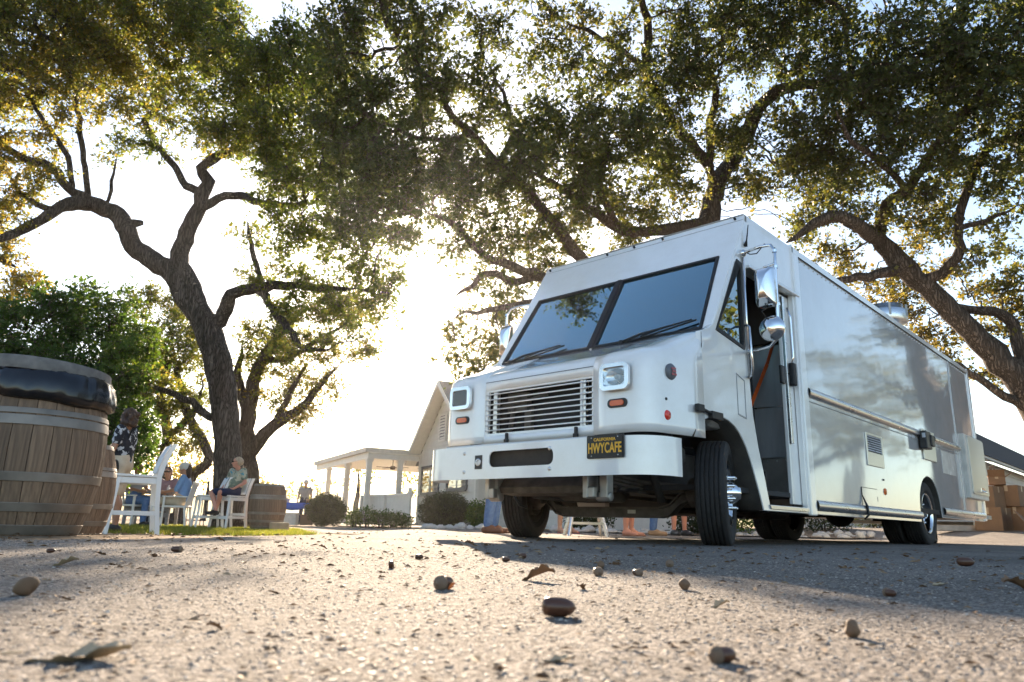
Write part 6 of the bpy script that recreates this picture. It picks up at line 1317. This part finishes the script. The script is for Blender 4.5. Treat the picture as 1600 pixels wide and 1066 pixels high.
def person(label, loc, rz, P, skin, shirt, bottom, shoes, hair, sleeve=.55, leg='short', vox=.012, scale=1.0, fat=1.0, hairkind='short', extra=(), sandal=False, group=None):
    o = empty('person', loc, rz, None, label, 'person', group); o.scale = (scale,) * 3; v3 = lambda k: Vector(P[k])
    m = MB(); head = v3('head'); lk = Vector(P['look']).normalized(); side = lk.cross(Vector((0, 0, 1))).normalized()
    # head, face, neck
    m.sphere(head + Vector((0, 0, .012)), .1, 16, 12, (.80, .98, 1.14), Matrix((side, -lk, Vector((0, 0, 1)))).transposed())
    m.sphere(head + lk * .035 + Vector((0, 0, -.06)), .062, 12, 8); cap_tube(m, head + lk * .088 + Vector((0, 0, .012)), head + lk * .112 + Vector((0, 0, -.022)), .010, .016, 8)
    for s in (-1, 1): m.sphere(head + side * s * .082 + Vector((0, 0, -.005)), .024, 8, 6, (.6, 1, 1.3)); m.sphere(head + lk * .085 + side * s * .034 + Vector((0, 0, .022)), .014, 8, 6)
    cap_tube(m, head + Vector((0, 0, -.08)) - lk * .02, v3('neck'), .052, .058)
    # torso
    def torso(m, e):
        pel, wa, ch = v3('pel'), v3('waist'), v3('chest'); s0, s1 = Vector(P['sh'][0]), Vector(P['sh'][1]); sd = (s1 - s0).normalized(); h0, h1 = Vector(P['hip'][0]), Vector(P['hip'][1])
        for k in (-1, 1):
            cap_tube(m, wa + sd * k * .055 * fat, ch + sd * k * .075, (.095 + e) * fat, .105 + e * fat); cap_tube(m, ch + sd * k * .07 + Vector((0, 0, .02)), (s0 if k < 0 else s1) * .85 + v3('neck') * .15 - Vector((0, 0, .03)), .095 + e, .062 + e)
        cap_tube(m, wa, ch, (.10 + e) * fat, .11 + e); 
        if fat > 1.1: m.sphere(wa + Vector((0, -.05, .04)), (.13 + e) * fat, 14, 10)
    def hips(m, e):
        for k in (0, 1): m.sphere(Vector(P['hip'][k]) * .8 + v3('pel') * .2, (.105 + e) * (1 + (fat - 1) * .6), 14, 10); cap_tube(m, v3('pel'), v3('waist').lerp(v3('pel'), .35) + (Vector(P['hip'][k]) - v3('pel')) * .5, (.105 + e) * fat, (.10 + e) * fat)
    torso(m, 0); hips(m, 0)
    for k in (0, 1):
        sh, el, wr = Vector(P['sh'][k]), Vector(P['el'][k]), Vector(P['wr'][k]); cap_tube(m, sh, el, .052, .040); cap_tube(m, el, wr, .042, .027)
        hp, kn, an, to = (Vector(P[q][k]) for q in ('hip', 'kn', 'an', 'toe')); cap_tube(m, hp, kn, .088, .056); mid = kn.lerp(an, .3) + (Vector((0, .02, 0))); cap_tube(m, kn, mid, .054, .058); cap_tube(m, mid, an, .056, .036)
        heel = an + (an - to).normalized() * .03; heel.z = to.z + .012; cap_tube(m, heel + Vector((0, 0, .01)), to, .036, .03); cap_tube(m, an, to.lerp(heel, .35), .038, .034)
        hdv = Vector(P['hd'][k]).normalized(); ax = hdv.orthogonal().normalized() if abs(hdv.x) > .9 else hdv.cross(Vector((1, 0, 0))).normalized(); ac = hdv.cross(ax)
        cap_tube(m, wr, wr + hdv * .075, .026, .030, 8); m.sphere(wr + hdv * .06, .042, 10, 8, (1, 1, 1), Matrix((ax, ac * .5, hdv)).transposed())
        for f, (off, ln) in enumerate(((-.028, .062), (-.01, .072), (.009, .068), (.026, .052))):
            b0 = wr + hdv * .09 + ax * off; b1 = b0 + hdv * ln * .55 + ac * .006; b2 = b1 + hdv * ln * .45 + ac * .02; cap_tube(m, b0, b1, .0095, .009, 7); cap_tube(m, b1, b2, .009, .0075, 7)
        t0 = wr + hdv * .03 - ax * .026; t1 = t0 - ax * .026 + hdv * .03; cap_tube(m, t0, t1, .012, .010, 7); cap_tube(m, t1, t1 + hdv * .03 + ax * .004, .010, .008, 7)
    fuse(m, 'body', skin, o, vox, 3)
    # clothes
    m = MB(); torso(m, .016); cap_tube(m, v3('waist'), v3('pel').lerp(v3('waist'), .2), .118 * fat, .128 * fat)
    for k in (0, 1): hpk = Vector(P['hip'][k]); cap_tube(m, v3('waist'), v3('pel') * .5 + hpk * .5 + Vector((0, 0, .02)), .11 * fat, .112 * fat)
    for k in (0, 1):
        sh, el, wr = Vector(P['sh'][k]), Vector(P['el'][k]), Vector(P['wr'][k]); e = sh.lerp(el, min(1, sleeve)); cap_tube(m, sh, e, .070, .066 if sleeve < 1 else .056)
        if sleeve > 1: cap_tube(m, el, el.lerp(wr, sleeve - 1), .055, .042)
    fuse(m, 'shirt', shirt, o, vox * 1.1, 3)
    m = MB(); hips(m, .022)
    for k in (0, 1):
        hp, kn, an = (Vector(P[q][k]) for q in ('hip', 'kn', 'an'))
        if leg == 'short': cap_tube(m, hp, hp.lerp(kn, .86), .106, .088)
        else: cap_tube(m, hp, kn, .104, .076); cap_tube(m, kn, kn.lerp(an, .95) + Vector((0, 0, .01)), .076, .062)
    fuse(m, 'shorts' if leg == 'short' else 'jeans', bottom, o, vox * 1.1, 3)
    for k in (0, 1):
        an, to = Vector(P['an'][k]), Vector(P['toe'][k]); dv = (to - an); dv.z = 0; dv.normalize(); heel = an - dv * .045; heel.z = to.z + .005; m = MB()
        if sandal:
            s0 = heel.copy(); s0.z = to.z - .035; s1 = to + dv * .03; s1.z = to.z - .035; cap_tube(m, s0 + Vector((0, 0, .012)), s1 + Vector((0, 0, .012)), .022, .024); m.tube([an.lerp(to, .6) + side * .05 + Vector((0, 0, -.02)), an.lerp(to, .55) + Vector((0, 0, .022)), an.lerp(to, .6) - side * .05 + Vector((0, 0, -.02))], .008, 6)
        else: cap_tube(m, heel + Vector((0, 0, .012)), to + dv * .02 + Vector((0, 0, .006)), .046, .040); cap_tube(m, an - Vector((0, 0, .02)), an.lerp(to, .4), .05, .044)
        fuse(m, 'sandal' if sandal else 'shoe', shoes, o, .012, 2)
    # hair
    if hairkind != 'none':
        m = MB(); b = head - lk * .018 + Vector((0, 0, .035)); m.sphere(b, .101, 16, 12, (.84, .98, 1.0), Matrix((side, -lk, Vector((0, 0, 1)))).transposed())
        if hairkind == 'curly':
            rr = random.Random(5)
            for i in range(60):
                a = rr.uniform(-1.65, 1.65); z = rr.uniform(-.16, .09); dv = (-lk * math.cos(a) + side * math.sin(a)); m.sphere(head + dv * (.095 + rr.uniform(0, .03)) * (1 if z < .03 else .75) + Vector((0, 0, z + .01)), rr.uniform(.022, .042), 8, 6)
        elif hairkind == 'long': cap_tube(m, b - lk * .05, b - lk * .085 - Vector((0, 0, .2)), .08, .05)
        else: m.sphere(b - lk * .03 - Vector((0, 0, .02)), .098, 12, 10)
        # keep the face clear
        hair_o = fuse(m, 'hair', hair, o, .013, 1)
        bm = bmesh.new(); bm.from_mesh(hair_o.data); fl = [v for v in bm.verts if (v.co - head).dot(lk) > .035 and (v.co.z - head.z) < .055]; bmesh.ops.delete(bm, geom=fl, context='VERTS'); bm.to_mesh(hair_o.data); bm.free()
    for ex in extra:
        if ex == 'glasses':
            m = MB()
            for s in (-1, 1): m.sphere(head + lk * .092 + side * s * .034 + Vector((0, 0, .02)), .026, 10, 8, (1.15, .9, .8)); m.tube([head + lk * .085 + side * s * .06 + Vector((0, 0, .025)), head + side * s * .088 + Vector((0, 0, .02))], .005, 5)
            m.tube([head + lk * .1 - side * .02 + Vector((0, 0, .024)), head + lk * .1 + side * .02 + Vector((0, 0, .024))], .004, 5); tag(m.build('sunglasses', M_shade, o))
        if ex == 'cap':
            m = MB(); m.sphere(head + Vector((0, 0, .05)), .118, 16, 10, (.92, 1, .85)); m.sphere(head + lk * .12 + Vector((0, 0, .045)), .07, 14, 6, (1, 1, .14)); fuse(m, 'cap', M_cap_, o, .010, 1)
    return o
def rotp(P, keys, deg, piv):
    c, s = math.cos(R(deg)), math.sin(R(deg))
    for k in keys:
        v = P[k]
        f = lambda q: (q[0], piv[1] + (q[1] - piv[1]) * c - (q[2] - piv[2]) * s, piv[2] + (q[1] - piv[1]) * s + (q[2] - piv[2]) * c)
        P[k] = [f(q) for q in v] if isinstance(v, list) else f(v)
# woman at the barrel table, seen in profile facing left
P = stand(); P['el'] = [(-.24, -.04, 1.13), (.24, -.02, 1.13)]; P['wr'] = [(-.17, -.27, 1.14), (.16, -.26, 1.12)]; P['hd'] = [(.2, -1, .1), (-.2, -1, .0)]; P['look'] = (-.15, -1, -.12); P['kn'] = [(-.09, -.03, .49), (.10, .03, .50)]; P['an'] = [(-.10, .0, .09), (.11, .10, .09)]; P['toe'] = [(-.12, -.17, .03), (.13, -.07, .03)]
q = at(177, 804, 10.3); wz = ground_z(q.x, q.y)
person('woman with curly brown hair in a black floral shirt at the barrel', (q.x, q.y, wz), R(-88), P, M_skin2, M_floral, M_beige, M_shoe, M_hairb, .62, 'short', .0125, 1.0, 1.06, 'curly')
# her shoulder bag
bg_ = empty('shoulder_bag', (q.x + .02, q.y - .20, wz + .86), R(-80), None, 'black crossbody bag hanging at the standing woman hip', 'bag')
mm = MB(); mm.sphere((0, 0, 0), 1, 14, 10, (.15, .055, .12)); fuse(mm, 'pouch', M_blackc, bg_, .012, 2)
MB().tube([(-.12, 0, .06), (-.10, .06, .30), (-.02, .14, .52), (.06, .24, .58)], .012, 6).build('strap', M_blackc, bg_)
# seated man
P = stand(); s0 = .72 - .80
dz = -.10; 
P = dict(pel=(0, .06, .83), waist=(0, .09, .97), chest=(0, .12, 1.19), neck=(0, .10, 1.37), head=(-.01, .07, 1.50), look=(-.75, -.75, -.05), sh=[(-.20, .11, 1.31), (.20, .11, 1.31)], el=[(-.29, .08, 1.03), (.29, .10, 1.04)], wr=[(-.19, -.12, .90), (.18, -.10, .90)], hd=[(.35, -.8, -.35), (-.35, -.8, -.35)], hip=[(-.10, .02, .82), (.10, .02, .82)], kn=[(-.16, -.42, .80), (.14, -.42, .80)], an=[(.05, -.40, .38), (-.06, -.33, .40)], toe=[(.07, -.58, .335), (-.06, -.52, .34)])
person('seated man with sunglasses, patterned short-sleeved shirt and navy shorts', (MAN.x, MAN.y, MZ), MRZ, P, M_skinr, M_aloha, M_navy, M_shoe, M_hairg, .62, 'short', .012, .9, 1.16, 'short', ('glasses',))
def sit(h=.45):
    return dict(pel=(0, .05, h + .11), waist=(0, .09, h + .25), chest=(0, .10, h + .47), neck=(0, .08, h + .65), head=(0, .05, h + .78), look=(0, -1, -.08), sh=[(-.18, .09, h + .59), (.18, .09, h + .59)], el=[(-.25, .0, h + .33), (.25, .0, h + .33)], wr=[(-.14, -.25, h + .28), (.14, -.25, h + .28)], hd=[(.3, -1, 0), (-.3, -1, 0)], hip=[(-.1, .02, h + .10), (.1, .02, h + .10)], kn=[(-.12, -.42, h + .08), (.12, -.42, h + .08)], an=[(-.12, -.40, .09), (.12, -.40, .09)], toe=[(-.14, -.57, .03), (.14, -.57, .03)])
def seat_person(u, Y, rz, lab, *a, **k):
    q = at(u, 806, Y); z = ground_z(q.x, q.y); low_chair((q.x, q.y, z), rz, k.pop('chair')); return person(lab, (q.x, q.y, z), rz, sit(), *a, **k)
seat_person(275, 15.9, R(-80), 'woman in white cap and sky blue shirt at the far table', M_skin, M_blue, M_beige, M_shoe, M_hairb, 1.0, 'long', vox=.015, hairkind='long', extra=('cap',), chair='low white chair under the woman in the cap')
seat_person(252, 17.3, R(5), 'person in mauve shirt and sunglasses behind the far table', M_skin, M_mauve, M_navy, M_shoe, M_hairb, .6, 'long', vox=.016, hairkind='long', extra=('glasses',), chair='low white chair behind the far wicker table')
seat_person(208, 15.8, R(70), 'person in grey shirt seated left of the far table, behind the tall chair', M_skin2, M_greyc, M_jean, M_shoe, M_hairb, .6, 'long', vox=.016, chair='low white chair left of the far wicker table')
q = at(473, 812, 29); person('distant man in grey shirt and cap standing behind the blue table', (q.x, q.y, -.1), R(10), stand(), M_skin, M_greyc, M_navy, M_shoe, M_hairb, .6, 'long', vox=.018, extra=('cap',))
# people waiting on the far side of the truck: their legs show under it
def wait(u, Y, rz, lab, *a, **k):
    q = at(u, 822, Y); return person(lab, (q.x, q.y, ground_z(q.x, q.y)), rz, stand(), *a, **k)
wait(769, 9.7, R(70), 'person in blue jeans and black shirt left of the front tyre', M_skin, M_blackc, M_jean, mat('brown_shoe', (.14, .06, .03), .6), M_hairb, 1.6, 'long', vox=.019)
wait(984, 10.7, R(60), 'person with bare legs and sandals seen under the axle', M_skinr, M_greyc, M_beige, mat('sandal_brown', (.2, .08, .04), .6), M_hairb, .6, 'short', vox=.019, sandal=True)
wait(884, 12.4, R(30), 'person with bare calves and red sandals left of the step stool', M_skin, M_mauve, M_navy, mat('red_sandal', (.35, .03, .04), .6), M_hairb, .6, 'short', vox=.019, sandal=True)
wait(1022, 12.2, R(80), 'person in jeans right of the sandals under the axle', M_skin, M_blue, M_jean, mat('tan_shoe', (.3, .2, .12), .7), M_hairb, .6, 'long', vox=.019)
wait(1062, 13.0, R(20), 'person in black sneakers just left of the right front tyre', M_skinr, M_navy, M_beige, M_shoe, M_hairg, .6, 'short', vox=.019)
# ================================================================ thin haze added to imitate lens glare round the sun
hz = MB().b2((-1000, -1000, -2.2), (1000, 1000, 20)).build('haze', None, None); hm = bpy.data.materials.new('glow_haze'); hm.use_nodes = True; N, L = nodes_of(hm)
N.remove(N['Principled BSDF']); pv = N.new('ShaderNodeVolumePrincipled'); pv.inputs['Color'].default_value = (1, .97, .92, 1); pv.inputs['Density'].default_value = .00024; pv.inputs['Anisotropy'].default_value = .82
L.new(pv.outputs[0], N['Material Output'].inputs['Volume']); hz.data.materials.clear(); hz.data.materials.append(hm); tag(hz, 'thin haze added for the glow around the sun', 'haze', kind='stuff')
